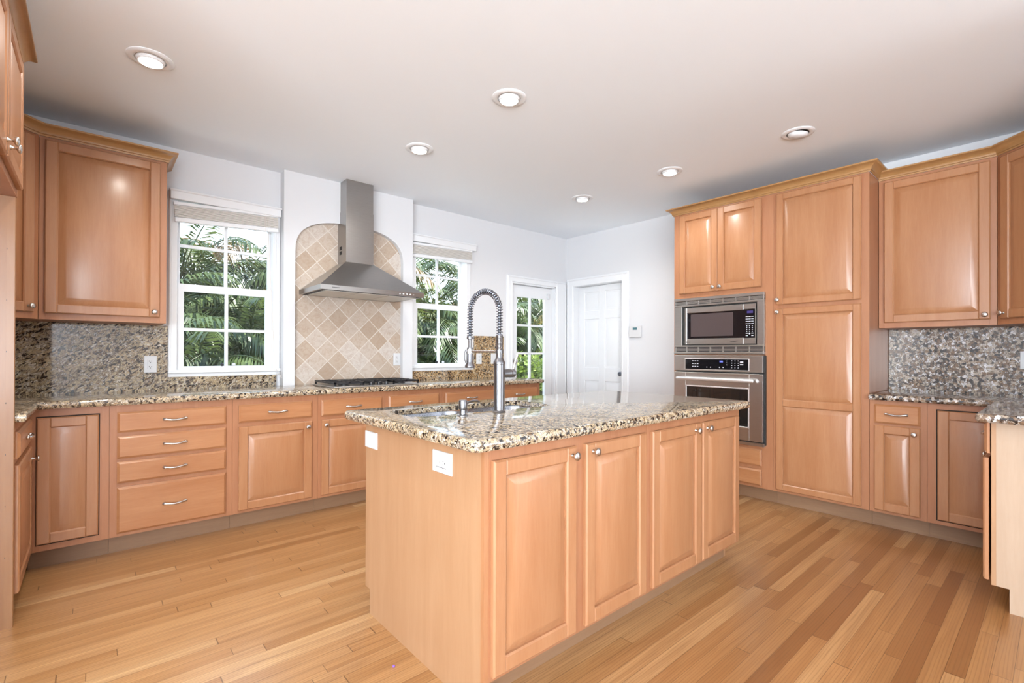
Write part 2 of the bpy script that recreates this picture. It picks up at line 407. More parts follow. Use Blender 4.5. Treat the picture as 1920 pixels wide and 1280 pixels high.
# ------------------------------------------------------------------ room shell
XL, XW, YW, ZCL, YP = -.86, 4.598, 4.22, 2.655, -.36
def sbox(name, boxes, mat):
    bm = bmesh.new()
    for b in boxes: box(bm, *b)
    return tag(obj(name, bm, mat), kind='structure')
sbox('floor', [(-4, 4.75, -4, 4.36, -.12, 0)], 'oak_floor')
sbox('ceiling', [(-4, 4.75, -4, 4.42, ZCL, ZCL+.12)], 'ceiling_paint')
W1 = (.452, 1.105, 1.05, 2.285); W2 = (2.40, 3.01, 1.05, 2.285); D1 = (3.668, 4.405, 0, 2.02)
y0, y1 = YW, YW+.14
sbox('wall_back', [(XL-.12, W1[0], y0, y1, 0, ZCL), (W1[0], W1[1], y0, y1, 0, W1[2]), (W1[0], W1[1], y0, y1, W1[3], ZCL),
    (W1[1], W2[0], y0, y1, 0, ZCL), (W2[0], W2[1], y0, y1, 0, W2[2]), (W2[0], W2[1], y0, y1, W2[3], ZCL),
    (W2[1], D1[0], y0, y1, 0, ZCL), (D1[0], D1[1], y0, y1, D1[3], ZCL), (D1[1], XW+.14, y0, y1, 0, ZCL)], 'wall_paint')
DB = (3.345, 4.09, 2.03)
sbox('wall_right', [(XW, XW+.14, YP, DB[0], 0, ZCL), (XW, XW+.14, DB[1], YW, 0, ZCL), (XW, XW+.14, DB[0], DB[1], DB[2], ZCL)], 'wall_paint')
sbox('wall_left', [(XL-.12, XL, 1.9, YW, 0, ZCL)], 'wall_paint')
sbox('wall_front', [(3.1, XW+.14, YP-.12, YP, 0, ZCL)], 'wall_paint')
# adjoining room behind the camera: piers and heads round its wide openings
sbox('wall_rear', [(-.8, 3.3, -4.0, -3.9, 0, ZCL), (4.4, 4.75, -4, -3.9, 0, ZCL), (-3.9, -.8, -4, -3.9, 2.35, ZCL), (3.3, 4.4, -4, -3.9, 2.35, ZCL), (4.63, 4.75, -3.9, YP-.12, 0, ZCL)], 'wall_paint')
sbox('wall_side', [(-4, -3.9, -.2, 1.9, 0, ZCL), (-4, -3.9, -3.9, -3.1, 0, ZCL), (-4, -3.9, -3.1, -.2, 2.35, ZCL), (-4, XL-.12, 1.9, 2.0, 0, ZCL)], 'wall_paint')
# chimney breast with an arched niche
BX0, BX1, BY, TY = 1.152, 2.318, 4.12, 4.165
NX0, NX1, NZS, NZT = 1.24, 2.214, 2.02, 2.303
arch = []
for k in range(25):
    a = PI-PI*(.002+.996*k/24); c, s = math.cos(a), math.sin(a); n = 2.55
    arch.append(((NX0+NX1)/2+(NX1-NX0)/2*math.copysign(abs(c)**(2/n), c), NZS+(NZT-NZS)*abs(s)**(2/n)))
outl = [(BX0, ZC), (NX0, ZC)]+arch+[(NX1, ZC), (BX1, ZC), (BX1, ZCL), (BX0, ZCL)]
bm = bmesh.new(); rings(bm, [[(x, y, z) for x, z in outl] for y in (BY, YW)])
tag(obj('wall_chimney', bm, 'wall_paint'), kind='structure')
bm = bmesh.new(); til = [(NX0, ZC)]+arch+[(NX1, ZC)]
rings(bm, [[((x-1.727)*.999+1.727, y, z-(.001 if z > ZC else 0)) for x, z in til] for y in (TY, YW-.002)])
tag(obj('tile_backsplash', bm, 'travertine'), 'arched beige travertine tile panel laid on the diagonal behind the hood', 'tile backsplash')

# windows -------------------------------------------------------------
def window(name, X0, X1, cx0, cx1, hx1):
    r = struct(name); z0, z1 = W1[2], W1[3]
    bm = bmesh.new()
    for a, b in ((cx0, X0+.004), (X1-.004, cx1)):
        slab(bm, a, b, z0, z1, YW, YW-.014, .004); slab(bm, a+.004, a+.02, z0, z1, YW-.01, YW-.02, .004)
    box(bm, X0, X0+.006, YW, YW+.13, z0, z1); box(bm, X1-.006, X1, YW, YW+.13, z0, z1)
    box(bm, X0, X1, YW, YW+.13, z1-.006, z1); box(bm, X0, X1, YW, YW+.13, z0, z0+.006)
    obj('casing', bm, 'trim_white', r, smooth=30)
    bm = bmesh.new(); cbox(bm, cx0, cx1+.004, YW-.035, YW, 1.03, 1.055, .005); cbox(bm, cx0+.003, cx1, YW-.018, YW, 1.004, 1.03, .003)
    obj('stool', bm, 'trim_white', r, smooth=30)
    bm = bmesh.new(); cbox(bm, cx0+.006, hx1-.004, YW-.055, YW, 2.278, 2.338, .004); cbox(bm, cx0, hx1, YW-.066, YW, 2.334, 2.350, .005)
    obj('header', bm, 'trim_white', r, smooth=30)
    def sash(nm, ya, yb, za, zb, st, top, bot, mz):
        a, b = X0+.006, X1-.006; bm = bmesh.new()
        box(bm, a, a+st, ya, yb, za, zb); box(bm, b-st, b, ya, yb, za, zb)
        box(bm, a+st, b-st, ya, yb, za, za+bot); box(bm, a+st, b-st, ya, yb, zb-top, zb)
        m = (a+b)/2; box(bm, m-.011, m+.011, ya+.004, yb-.004, za+bot, zb-top)
        box(bm, a+st, m-.011, ya+.004, yb-.004, mz-.011, mz+.011); box(bm, m+.011, b-st, ya+.004, yb-.004, mz-.011, mz+.011)
        o = obj(nm, bm, 'trim_white', r)
        bm = bmesh.new(); box(bm, a+st, b-st, (ya+yb)/2-.0015, (ya+yb)/2+.0015, za+bot, zb-top); obj('pane', bm, 'window_glass', o)
        return o
    sash('upper_sash', YW+.075, YW+.105, 1.655, z1-.006, .022, .04, .035, 1.973)
    lo = sash('lower_sash', YW+.042, YW+.072, z0+.006, 1.687, .045, .055, .022, 1.352)
    m = (X0+X1)/2
    for dx, mt in ((-.03, 'black_iron'), (.05, 'plastic_white')):
        bm = bmesh.new(); lathe(bm, [(.013, 0), (.013, .008), (.008, .014)], '-y', 12, (m+dx, YW+.042, 1.088)); obj('latch', bm, mt, lo, smooth=40)
    return r
window('window_1', W1[0], W1[1], .402, BX0-.004, BX0-.002)
window('window_2', W2[0], W2[1], BX1+.004, 3.068, 3.12)
def blind(label, x0, x1, zl, tilt, cord):
    r = thing('window_blind', label, 'window blind', (x0, YW-.018, zl)); r.rotation_euler = (0, -tilt, 0); w_ = x1-x0
    bm = bmesh.new(); cbox(bm, 0, w_, -.03, .003, .128, .152, .003); obj('head_rail', bm, 'trim_white', r)
    bm = bmesh.new()
    for k in range(10): box(bm, .003, w_-.003, -.03+.0012*(k % 2), .001, .044+k*.0085, .0485+k*.0085)
    obj('slat_stack', bm, 'blind_slat', r)
    bm = bmesh.new(); cbox(bm, .002, w_-.002, -.032, .002, .008, .041, .004); obj('bottom_rail', bm, 'trim_white', r, smooth=30)
    if cord:
        for dx in (0, .016):
            bm = bmesh.new(); q = [(w_-.10+dx, -.036, .12-k*.04) for k in range(28)]
            zb = ZC+.008-zl
            q += [(w_-.09+dx, -.037, zb+.10), (w_-.07+dx, -.04, zb+.05), (w_-.035+dx, -.05, zb+.018), (w_+.005+dx, -.065, zb), (w_+.04, -.075-dx, zb)]
            tube(bm, q, .0016, 6); obj('pull_cord', bm, 'cord', r, smooth=60)
blind('raised white slat blind over the window left of the hood, its cord reaching the counter', .435, 1.132, 2.11, .05, True)
blind('raised white slat blind over the window right of the hood', BX1+.01, 3.07, 2.115, .03, False)

# exterior glazed door ------------------------------------------------
r = struct('door_1')
bm = bmesh.new()
for a, b in ((D1[0]-.08, D1[0]+.004), (D1[1]-.004, XW-.012)):
    slab(bm, a, b, 0, 2.02+.07, YW, YW-.016, .004); slab(bm, a+.008, a+.024, 0, 2.02+.06, YW-.012, YW-.024, .004); slab(bm, b-.02, b-.006, 0, 2.03, YW-.012, YW-.022, .004)
slab(bm, D1[0]-.004, D1[1]+.004, 2.016, 2.09, YW, YW-.016, .004); slab(bm, D1[0]-.07, D1[1]+.15, 2.066, 2.082, YW-.012, YW-.024, .004)
box(bm, D1[0], D1[0]+.02, YW, YW+.13, 0, 2.02); box(bm, D1[1]-.02, D1[1], YW, YW+.13, 0, 2.02); box(bm, D1[0], D1[1], YW, YW+.13, 2.0, 2.02)
obj('casing', bm, 'trim_white', r, smooth=30)
a, b, ya, yb = D1[0]+.022, D1[1]-.022, YW+.05, YW+.09; g0, g1, gb, gt = 3.79, 4.262, .17, 1.857
bm = bmesh.new(); box(bm, a, g0, ya, yb, .01, 1.995); box(bm, g1, b, ya, yb, .01, 1.995); box(bm, g0, g1, ya, yb, .01, gb); box(bm, g0, g1, ya, yb, gt, 1.995)
m = (g0+g1)/2-.01; box(bm, m-.012, m+.012, ya+.006, yb-.006, gb, gt)
for k in range(1, 5):
    z = gt-k*.3374; box(bm, g0, m-.012, ya+.006, yb-.006, z-.012, z+.012); box(bm, m+.012, g1, ya+.006, yb-.006, z-.012, z+.012)
lf = obj('door_leaf', bm, 'trim_white', r)
bm = bmesh.new(); box(bm, g0, g1, (ya+yb)/2-.0015, (ya+yb)/2+.0015, gb, gt); obj('pane', bm, 'window_glass', lf)
bm = bmesh.new(); lathe(bm, [(.03, 0), (.03, .006), (.012, .012), (.012, .03), (.024, .038), (.026, .05), (.018, .058)], '-y', 18, (3.742, ya, 1.09)); obj('door_knob', bm, 'nickel', lf, smooth=45)
bm = bmesh.new(); cbox(bm, 4.29, 4.33, ya-.03, ya, 1.86, 1.93, .004); obj('door_sensor', bm, 'plastic_white', lf)
# white six-panel door ------------------------------------------------
r = struct('door_2', (XW, 0, 0), -PI/2)     # local x = -Y, local y = into the wall
bm = bmesh.new(); xa, xb = -DB[1], -DB[0]
for a, b in ((xa-.105, xa+.004), (xb-.004, xb+.092)):
    slab(bm, a, b, 0, 2.125, 0, -.016, .004); slab(bm, a+.006, a+.024, 0, 2.115, -.012, -.024, .004); slab(bm, b-.022, b-.006, 0, 2.04, -.012, -.021, .004)
slab(bm, xa-.004, xb+.004, 2.026, 2.125, 0, -.016, .004); slab(bm, xa-.09, xb+.08, 2.098, 2.116, -.012, -.024, .004)
box(bm, xa, xa+.006, 0, .14, 0, 2.03); box(bm, xb-.006, xb, 0, .14, 0, 2.03); box(bm, xa, xb, 0, .14, 2.024, 2.03)
obj('casing', bm, 'trim_white', r, smooth=30)
bm = bmesh.new(); yb_, yf_ = .12, .088; a, b = xa+.008, xb-.008
box(bm, a, b, yf_+.008, yb_, .01, 2.02)
cols = [(-3.985, -3.76), (-3.665, -3.44)]; rws = [(.2, .845), (1.01, 1.61), (1.715, 1.945)]
xs = [a, cols[0][0], cols[0][1], cols[1][0], cols[1][1], b]; zs = [.01, .2, .845, 1.01, 1.61, 1.715, 1.945, 2.02]
for i in (0, 2, 4): slab(bm, xs[i], xs[i+1], .01, 2.02, yf_+.009, yf_, .003)
for i in (0, 2, 4, 6):
    for c in cols: slab(bm, c[0]-.003, c[1]+.003, zs[i], zs[i+1], yf_+.009, yf_+.0003, .003)
for c in cols:
    for q in rws: rings(bm, [rect(c[0]+d, c[1]-d, q[0]+d, q[1]-d, y) for d, y in ((.004, yf_+.008), (.012, yf_+.009), (.035, yf_+.002))], cap0=False)
lf = obj('door_leaf', bm, 'trim_white', r, smooth=25)
bm = bmesh.new(); lathe(bm, [(.03, 0), (.03, .005), (.012, .010), (.012, .03), (.024, .038), (.027, .052), (.018, .062)], '-y', 18, (-3.41, yf_, .945)); obj('door_knob', bm, 'nickel_dark', lf, smooth=45)
sbox('baseboard_right', [(XW-.014, XW, 2.37, 3.25, 0, .12)], 'trim_white')

# ------------------------------------------------------------------ recessed ceiling lights
def downlight(x, y, label, on=True, rz=0):
    r = thing('ceiling_light', label, 'ceiling light', (x, y, ZCL), rz)
    bm = bmesh.new(); L = []
    for rr, z in ((.099, 0), (.099, -.003), (.092, -.008), (.074, -.010), (.067, -.006), (.067, 0)):
        L.append([(rr*math.cos(2*PI*k/40), rr*math.sin(2*PI*k/40), z) for k in range(40)])
    rings(bm, L+[L[0]], cap0=False, cap1=False); obj('trim_ring', bm, 'trim_white', r, smooth=50)
    bm = bmesh.new(); lathe(bm, [(.066, -.001), (.066, -.002)], 'z', 32); obj('recess', bm, 'slot_dark' if not on else 'trim_white', r)
    bm = bmesh.new(); lathe(bm, [(.03, -.003), (.061, -.003), (.060, -.012), (.056, -.020), (.051, -.0215), (.050, -.019)] if on else [(.03, -.003), (.061, -.003), (.058, -.016), (.04, -.028), (.0, -.030)], 'z', 32)
    g = obj('gimbal', bm, 'trim_white', r, smooth=50, rot=(0 if on else .16, 0, 0))
    if on:
        bm = bmesh.new(); lathe(bm, [(.049, -.019), (.049, -.0205), (.02, -.022), (.0, -.0222)], 'z', 32); obj('bulb_face', bm, 'lamp_glow', g, smooth=60)
        l = lamp('bulb_light', 'SPOT', (0, 0, -.03), (0, 0, -1), 30, (1, .96, .90), spot_size=2.75, spot_blend=.6, shadow_soft_size=.05); l.parent = r
        l.location = (0, 0, -.03)
downlight(.21, 3.012, 'lit recessed ceiling light above the left counter, nearest the left upper cabinet')
downlight(1.765, 3.05, 'lit recessed ceiling light in front of the steel hood chimney')
downlight(3.49, 3.0, 'lit recessed ceiling light nearest the white panel door corner')
downlight(1.80, 2.10, 'lit recessed ceiling light straight above the island faucet, largest in mid ceiling')
downlight(3.50, 2.09, 'lit recessed ceiling light just in front of the oven cabinet')
downlight(.21, 2.06, 'lit recessed ceiling light over the aisle left of the island, above the frame')
downlight(3.53, 1.165, 'unlit recessed ceiling light in front of the pantry cabinet', False, -.4)

# ------------------------------------------------------------------ window-wall base cabinets (frame plane Y = 3.613)
YF = 3.613; DEP = YW-YF-.003
def base_unit(label, x0, x1, group=None, loc=None, rz=0, dep=DEP):
    r = thing('base_cabinet', label, 'cabinet', loc or (x0, YF, 0), rz, group); body(r, x1-x0, dep, ZB, ZC0-.001); toe(r, x1-x0, dep); return r
x0 = -.262
r = base_unit('base cabinet with a single inset door in the left corner of the window counter', x0, .073)
bm = bmesh.new()
for q in ((.034, .292, ZD+.014, ZT),): slab(bm, q[0]-.001, q[1]+.002, q[2]-.002, q[3]+.001, -.0006, -.0012, .0001)
obj('shadow_gap', bm, 'dark_gap', r)
door(r, .036, .289, ZD+.018, ZT-.005, (), yoff=-.001, t=.012)
r = base_unit('base cabinet with four stacked drawers under the left window', .074, .697)
for za, zb in ((ZM+.028, ZT), (.563, .692), (.421, .545), (ZD, .397)): drawer(r, .0335, .585, za, zb)
r = base_unit('base cabinet with one drawer over one door, left of the cooktop', .698, 1.2495)
drawer(r, .034, .508, .714, ZT); door(r, .034, .508, ZD, ZM, [(.474, .648)])
r = base_unit('base cabinet with one drawer over one door under the cooktop, partly behind the island', 1.2505, 1.779)
drawer(r, .024, .505, .714, ZT); door(r, .024, .505, ZD, ZM, [(.05, .648)])
r = base_unit('base cabinet with one drawer showing above the island, under the cooktop right half', 1.780, 2.319)
drawer(r, .032, .51, .714, ZT); door(r, .032, .51, ZD, ZM, [(.48, .648)])
r = base_unit('base cabinet with wide drawer right behind the island faucet, below the right window', 2.320, 2.954)
drawer(r, .035, .6, .714, ZT); door(r, .035, .315, ZD, ZM, [(.29, .648)]); door(r, .32, .6, ZD, ZM, [(.345, .648)])
r = base_unit('last base cabinet of the window counter, beside the glazed door', 2.955, 3.53)
drawer(r, .03, .528, .714, ZT); door(r, .03, .528, ZD, ZM, [(.06, .648)])
# left wall base (frame plane X = -.258, faces +X)
XF = -.258
r = thing('base_cabinet', 'left wall base cabinet seen edge-on beside the tall fridge panel', 'cabinet', (XF, 2.988, 0), PI/2)
body(r, YF-2.988-.002, XF-XL-.003, ZB, ZC0-.001); toe(r, YF-2.988-.002, XF-XL-.003)
drawer(r, .012, .585, .714, ZT); door(r, .012, .585, ZD, ZM, [(.545, .625)])
# window counter (L) -----------------------------------------------------
P = roundpoly([(XL, 2.987, 0), (XF+.04, 2.987, 0), (XF+.04, 3.573, .03), (3.575, 3.573, .03), (3.575, YW, 0), (BX1, YW, 0), (BX1, BY, 0), (NX1, BY, 0), (NX1, TY, 0), (NX0, TY, 0), (NX0, BY, 0), (BX0, BY, 0), (BX0, YW, 0), (XL, YW, 0)])
P = [Vector(p) for p in P]
tag(countertop('countertop', P, ZC0, ZC, 'granite'), 'long speckled granite countertop running under both windows', 'countertop')
def splash(label, boxes, mat):
    bm = bmesh.new()
    for b in boxes: box(bm, *b)
    return tag(obj('stone_backsplash', bm, mat), label, 'backsplash')
splash('speckled granite backsplash left of the left window, running under it', [(XL+.02, .40, YW-.02, YW, ZC, 1.371), (.40, BX0-.03, YW-.02, YW, ZC, 1.004)], 'granite_splash')
splash('speckled granite backsplash on the left wall beside the fridge alcove', [(XL, XL+.02, 2.988, YW-.021, ZC, 1.371)], 'granite_splash')
splash('warm speckled granite backsplash under and right of the right window', [(BX1, 3.12, YW-.02, YW, ZC, 1.004), (3.12, 3.53, YW-.02, YW, ZC, 1.371)], 'granite_splash_warm')

# ------------------------------------------------------------------ left upper cabinets
ZU0, ZU1 = 1.372, 2.432
YU = 3.89
r = thing('upper_cabinet', 'maple upper cabinet with one door, left of the left window', 'cabinet', (-.24, YU, 0))
body(r, .362+.24, YW-YU-.003, ZU0, ZU1); door(r, .025, .567, 1.408, 2.414, [(.537, 1.442)])
q = .36*math.sqrt(.5)
def prism(bm, poly, z0, z1): rings(bm, [[(x, y, z) for x, y in poly] for z in (z0, z1)])
def diag(label, c, rz, corner, poly, knobx):
    L_ = .396
    r = thing('upper_cabinet', label, 'cabinet', c, rz)
    inv = Matrix.Rotation(-rz, 4, 'Z')
    lp = [inv @ Vector((x-c[0], y-c[1], 0)) for x, y in poly]
    bm = bmesh.new(); prism(bm, [(p.x, p.y) for p in lp], ZU0, ZU1); obj('body', bm, 'maple_frame', r)
    door(r, .035, L_-.035, 1.408, 2.414, [(knobx, 1.442)])
# diagonal corner, left: face from (-.52,3.61) to (-.24,3.89)
diag('diagonal corner upper cabinet beside the fridge cabinet', (-.522, 3.608, 0), PI/4, None, [(-.522, 3.608), (-.242, 3.888), (-.242, YW-.003), (XL+.003, YW-.003), (XL+.003, 3.608)], .33)
sweep_crown('crown_molding', [(XL, 3.606), (-.522, 3.606), (-.24, YU-.002), (.364, YU-.002), (.364, YW)], ZU1, 'maple_crown', 'crown molding along the left upper cabinets by the left window')
# fridge enclosure
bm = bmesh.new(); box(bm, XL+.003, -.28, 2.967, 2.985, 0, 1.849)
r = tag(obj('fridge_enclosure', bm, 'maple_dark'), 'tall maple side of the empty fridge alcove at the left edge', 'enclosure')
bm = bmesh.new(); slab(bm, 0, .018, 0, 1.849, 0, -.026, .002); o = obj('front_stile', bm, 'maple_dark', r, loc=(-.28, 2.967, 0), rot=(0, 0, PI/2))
for k in range(7):
    bm = bmesh.new(); box(bm, -.2805, -.279, 2.9655, 2.967, .3+k*.22, .306+k*.22); obj('nail_hole', bm, 'slot_dark', r)
r = thing('fridge_cabinet', 'maple cabinet with two doors above the empty fridge alcove, top left', 'cabinet', (-.2525, 2.0, 0), PI/2)
body(r, .985, -.2525-XL-.003, 1.85, ZU1); 
door(r, .02, .478, 1.882, 2.423, [(.443, 1.93)]); door(r, .486, .972, 1.882, 2.423, [(.53, 1.93)])
sweep_crown('crown_molding', [(-.2505, 1.99), (-.2505, 2.987), (XL, 2.987)], ZU1, 'maple_crown', 'crown molding on the cabinet above the fridge alcove')

# ------------------------------------------------------------------ tall oven cabinet and pantry (frame plane X = 4.04, faces -X; local x = 2.363 - Y)
XT = 4.04; DT = XW-XT-.003; ZTT = 2.446; LY = 2.363
r = thing('oven_cabinet', 'tall maple cabinet housing the microwave and wall oven', 'cabinet', (XT, LY, 0), -PI/2)
wT = LY-1.5045
bm = bmesh.new()
for a, b in ((0, .022), (wT-.06, wT)): box(bm, a, b, 0, DT, ZB, ZTT)
box(bm, .022, wT-.06, 0, DT, 1.675, ZTT); box(bm, .022, wT-.06, 0, DT, ZB, .45); box(bm, .022, wT-.06, DT-.02, DT, .45, 1.675); box(bm, .022, wT-.06, .02, DT-.02, 1.173, 1.182)
obj('body', bm, 'maple_frame', r); toe(r, wT, DT)
sp_ = LY-1.952
door(r, LY-2.306, sp_-.001, 1.7235, 2.432, [(sp_-.03, 1.757)]); door(r, sp_+.001, LY-1.594, 1.7235, 2.432, [(sp_+.03, 1.757)])
drawer(r, LY-2.306, LY-1.59, .286, .418, handle=False); drawer(r, LY-2.306, LY-1.59, ZD, .257, handle=False)
# microwave with its trim kit
r = thing('microwave', 'built-in stainless microwave in a vented trim frame above the wall oven', 'microwave', (XT, LY, 0), -PI/2)
xa, xb = LY-2.348, LY-1.566
fx0, fx1, fz0, fz1 = LY-2.247, LY-1.628, 1.266, 1.592
bm = bmesh.new()
slab(bm, xa, fx0-.028, 1.255, 1.612, -.001, -.022, .002); slab(bm, fx1+.006, xb, 1.255, 1.612, -.001, -.022, .002)
slab(bm, xa, xb, 1.655, 1.681, -.001, -.024, .003); slab(bm, xa, xb, 1.605, 1.622, -.001, -.024, .002)
slab(bm, xa, xb, 1.243, 1.258, -.001, -.024, .003); slab(bm, xa-.002, xb+.002, 1.180, 1.203, -.001, -.034, .006)
fk = obj('trim_frame', bm, 'steel', r, smooth=30)
for z0, z1 in ((1.622, 1.655), (1.203, 1.243)):
    bm = bmesh.new(); box(bm, xa+.002, xb-.002, -.006, -.002, z0, z1); v_ = obj('vent_recess', bm, 'mark_dark', fk)
    bm = bmesh.new(); n = 4
    for k in range(n-1):
        z = z0+(k+1)*(z1-z0)/n; box(bm, xa+.002, xb-.002, -.020, -.006, z-.003, z+.003)
    for k in range(8): x = xa+.004+k*(xb-xa-.016)/7; box(bm, x, x+.008, -.021, -.006, z0, z1)
    obj('louvre', bm, 'steel', v_)
bm = bmesh.new(); box(bm, fx0-.012, fx1+.004, .0, .35, fz0+.002, fz1-.002); box(bm, fx0-.028, fx1+.006, -.004, -.0, fz0-.008, fz1+.012); obj('oven_box', bm, 'slot_dark', r)
xd = LY-1.728
bm = bmesh.new()
gx0, gx1, gz0, gz1 = LY-2.224, xd, 1.316, 1.545
slab(bm, fx0, gx0, fz0, fz1, -.002, -.026, .004); slab(bm, gx0-.002, gx1, fz0, gz0, -.002, -.026, .003); slab(bm, gx0-.002, gx1, gz1, fz1, -.002, -.026, .003)
dr = obj('door', bm, 'steel', r, smooth=30)
bm = bmesh.new(); box(bm, gx0-.001, gx1, -.020, -.002, gz0-.001, gz1+.001); obj('door_glass', bm, 'black_glass', dr)
bm = bmesh.new(); box(bm, gx0+.035, gx1-.085, -.0206, -.0198, gz0+.02, gz1-.012); obj('viewing_screen', bm, 'micro_window', dr)
bm = bmesh.new(); slab(bm, xd+.0015, fx1, fz0, 1.313, -.002, -.026, .003); slab(bm, xd+.0015, fx1, 1.548, fz1, -.002, -.026, .003); slab(bm, fx1-.008, fx1, fz0, fz1, -.002, -.026, .002)
pn = obj('control_panel', bm, 'steel', r, smooth=30)
bm = bmesh.new(); box(bm, xd+.0015, fx1-.008, -.022, -.002, 1.313, 1.548); obj('keypad_glass', bm, 'black_glass', pn)
kx0, kx1 = xd+.016, fx1-.018; mk = []
for k in range(4):
    for j in range(3):
        x = kx0+(kx1-kx0)*(j+.5)/3; z = 1.488-k*.019; mk.append((x-.009, x+.009, -.0224, -.022, z-.003, z+.002))
for k in range(4):
    for j in range(3):
        x = kx0+(kx1-kx0)*(j+.5)/3; z = 1.412-k*.015; mk.append((x-.0035, x+.0035, -.0224, -.022, z-.003, z+.003))
for j in (0, 2):
    for z in (1.352, 1.333): x = kx0+(kx1-kx0)*(j+.5)/3; mk.append((x-.008, x+.008, -.0224, -.022, z-.003, z+.003))
marks('key_mark', mk, 'mark_grey', pn)
bm = bmesh.new(); lathe(bm, [(.007, .0221), (.007, .0226)], '-y', 14, ((kx0+kx1)/2, 0, 1.350))
obj('start_key', bm, 'mark_grey', pn)
bm = bmesh.new(); box(bm, kx0+.012, kx1-.006, -.0224, -.022, 1.515, 1.535); obj('clock_display', bm, 'display_dim', pn)
bm = bmesh.new(); tube(bm, [(gx0+.385+k*.009, -.0262, 1.292-.004*math.sin(k*.62)-.0006*k) for k in range(9)], [.0012+.0016*math.sin(PI*k/8) for k in range(9)], 6); obj('maker_script', bm, 'mark_dark', dr)
bm = bmesh.new(); lathe(bm, [(.0075, .0258), (.0075, .0264), (.0058, .0264), (.0058, .0258)], '-y', 16, (gx0+.004, 0, 1.287)); obj('maker_mark', bm, 'mark_dark', dr)
marks('maker_letter', [(gx0+.018+k*.009, gx0+.0235+k*.009, -.0264, -.026, 1.282, 1.290) for k in range(2)], 'mark_dark', dr)
# wall oven
r = thing('built_in_oven', 'built-in stainless wall oven with long handle, below the microwave', 'oven', (XT, LY, 0), -PI/2)
xa, xb = LY-2.336, LY-1.568
bm = bmesh.new(); box(bm, xa+.012, xb-.012, .0, .5, .452, 1.168); box(bm, xa+.004, xb+.012, -.016, -.0, .458, 1.170); obj('oven_box', bm, 'slot_dark', r)
bm = bmesh.new(); slab(bm, xa, xb, 1.033, 1.172, -.016, -.044, .004); pn = obj('control_panel', bm, 'steel', r, smooth=30)
dx0, dx1 = LY-2.226, LY-1.678
bm = bmesh.new(); slab(bm, dx0-.007, dx1+.007, 1.044, 1.144, -.043, -.0465, .003); obj('display_bezel', bm, 'brushed_handle', pn)
bm = bmesh.new(); slab(bm, dx0, dx1, 1.050, 1.138, -.046, -.0475, .001); obj('display_glass', bm, 'black_glass', pn)
mk = []
for k in range(3):
    for j in range(3): x = dx0+.072+j*.022; z = 1.122-k*.024; mk.append((x-.007, x+.007, -.0480, -.0475, z-.003, z+.003))
for j in range(4):
    x = dx0+.20+(j//2)*.11+(j % 2)*.032; mk.append((x-.004, x+.004, -.048, -.0475, 1.066, 1.073))
for k in range(4):
    for j in range(3): x = dx0+.415+j*.026; z = 1.126-k*.019; mk.append((x-.003, x+.003, -.048, -.0475, z-.003, z+.003))
for z in (1.116, 1.096): mk.append((dx1-.066, dx1-.04, -.048, -.0475, z-.007 if z > 1.1 else z-.004, z+.006 if z > 1.1 else z+.004))
for k in range(3): mk.append((dx0+.368, dx0+.376, -.048, -.0475, 1.122-k*.016, 1.126-k*.016))
marks('key_mark', mk, 'mark_grey', pn)
marks('clock_digit', [(dx0+.312+k*.010, dx0+.319+k*.010, -.048, -.0475, 1.112, 1.126) for k in range(3)], 'display_blue', pn)
bm = bmesh.new(); gx0, gx1, gz0, gz1 = LY-2.222, LY-1.674, .585, .905
for q in ((xa, gx0, .482, 1.022), (gx1, xb, .482, 1.022), (gx0-.004, gx1+.004, .482, gz0), (gx0-.004, gx1+.004, gz1, 1.022)): slab(bm, *q, -.016, -.046, .003)
dr = obj('door', bm, 'steel', r, smooth=30)
bm = bmesh.new()
for q in ((gx0-.002, gx0+.008, gz0-.002, gz1+.002), (gx1-.008, gx1+.002, gz0-.002, gz1+.002), (gx0, gx1, gz0-.002, gz0+.008), (gx0, gx1, gz1-.008, gz1+.002)): slab(bm, *q, -.03, -.0485, .002)
obj('glass_trim', bm, 'brushed_handle', dr)
bm = bmesh.new(); box(bm, gx0, gx1, -.044, -.016, gz0, gz1); obj('door_glass', bm, 'oven_glass', dr)
bm = bmesh.new(); tube(bm, [(LY-2.285, -.088, .968), (LY-2.275, -.090, .968), (LY-1.635, -.090, .968), (LY-1.625, -.088, .968)], [.013, .0155, .0155, .013], 14)
for x in (LY-2.24, LY-1.67): box(bm, x-.012, x+.012, -.085, -.044, .960, .976)
obj('handle', bm, 'brushed_handle', dr, smooth=50)
bm = bmesh.new(); slab(bm, xa, xb+.006, .445, .472, -.001, -.036, .003); obj('bottom_trim', bm, 'steel', r)
# pantry
r = thing('pantry_cabinet', 'tall maple pantry cabinet with two stacked wide doors, right of the oven', 'cabinet', (XT, 1.5035, 0), -PI/2)
wP = 1.5035-.885; body(r, wP, DT, ZB, ZTT); toe(r, wP, DT)
o_ = 1.5035
door(r, o_-1.4812, o_-.9293, 1.5674, 2.432, [(o_-1.466, 1.604)], fr=.05); door(r, o_-1.4812, o_-.9293, ZD, 1.5386, [(o_-1.466, 1.508)], split=.806, fr=.05)
sweep_crown('crown_molding', [(XW, LY+.002), (XT-.002, LY+.002), (XT-.002, .883), (XW, .883)][::-1] if False else [(XW, LY+.002), (XT-.002, LY+.002), (XT-.002, .883), (XW, .883)], ZTT, 'maple_crown', 'crown molding along the top of the oven and pantry cabinets')

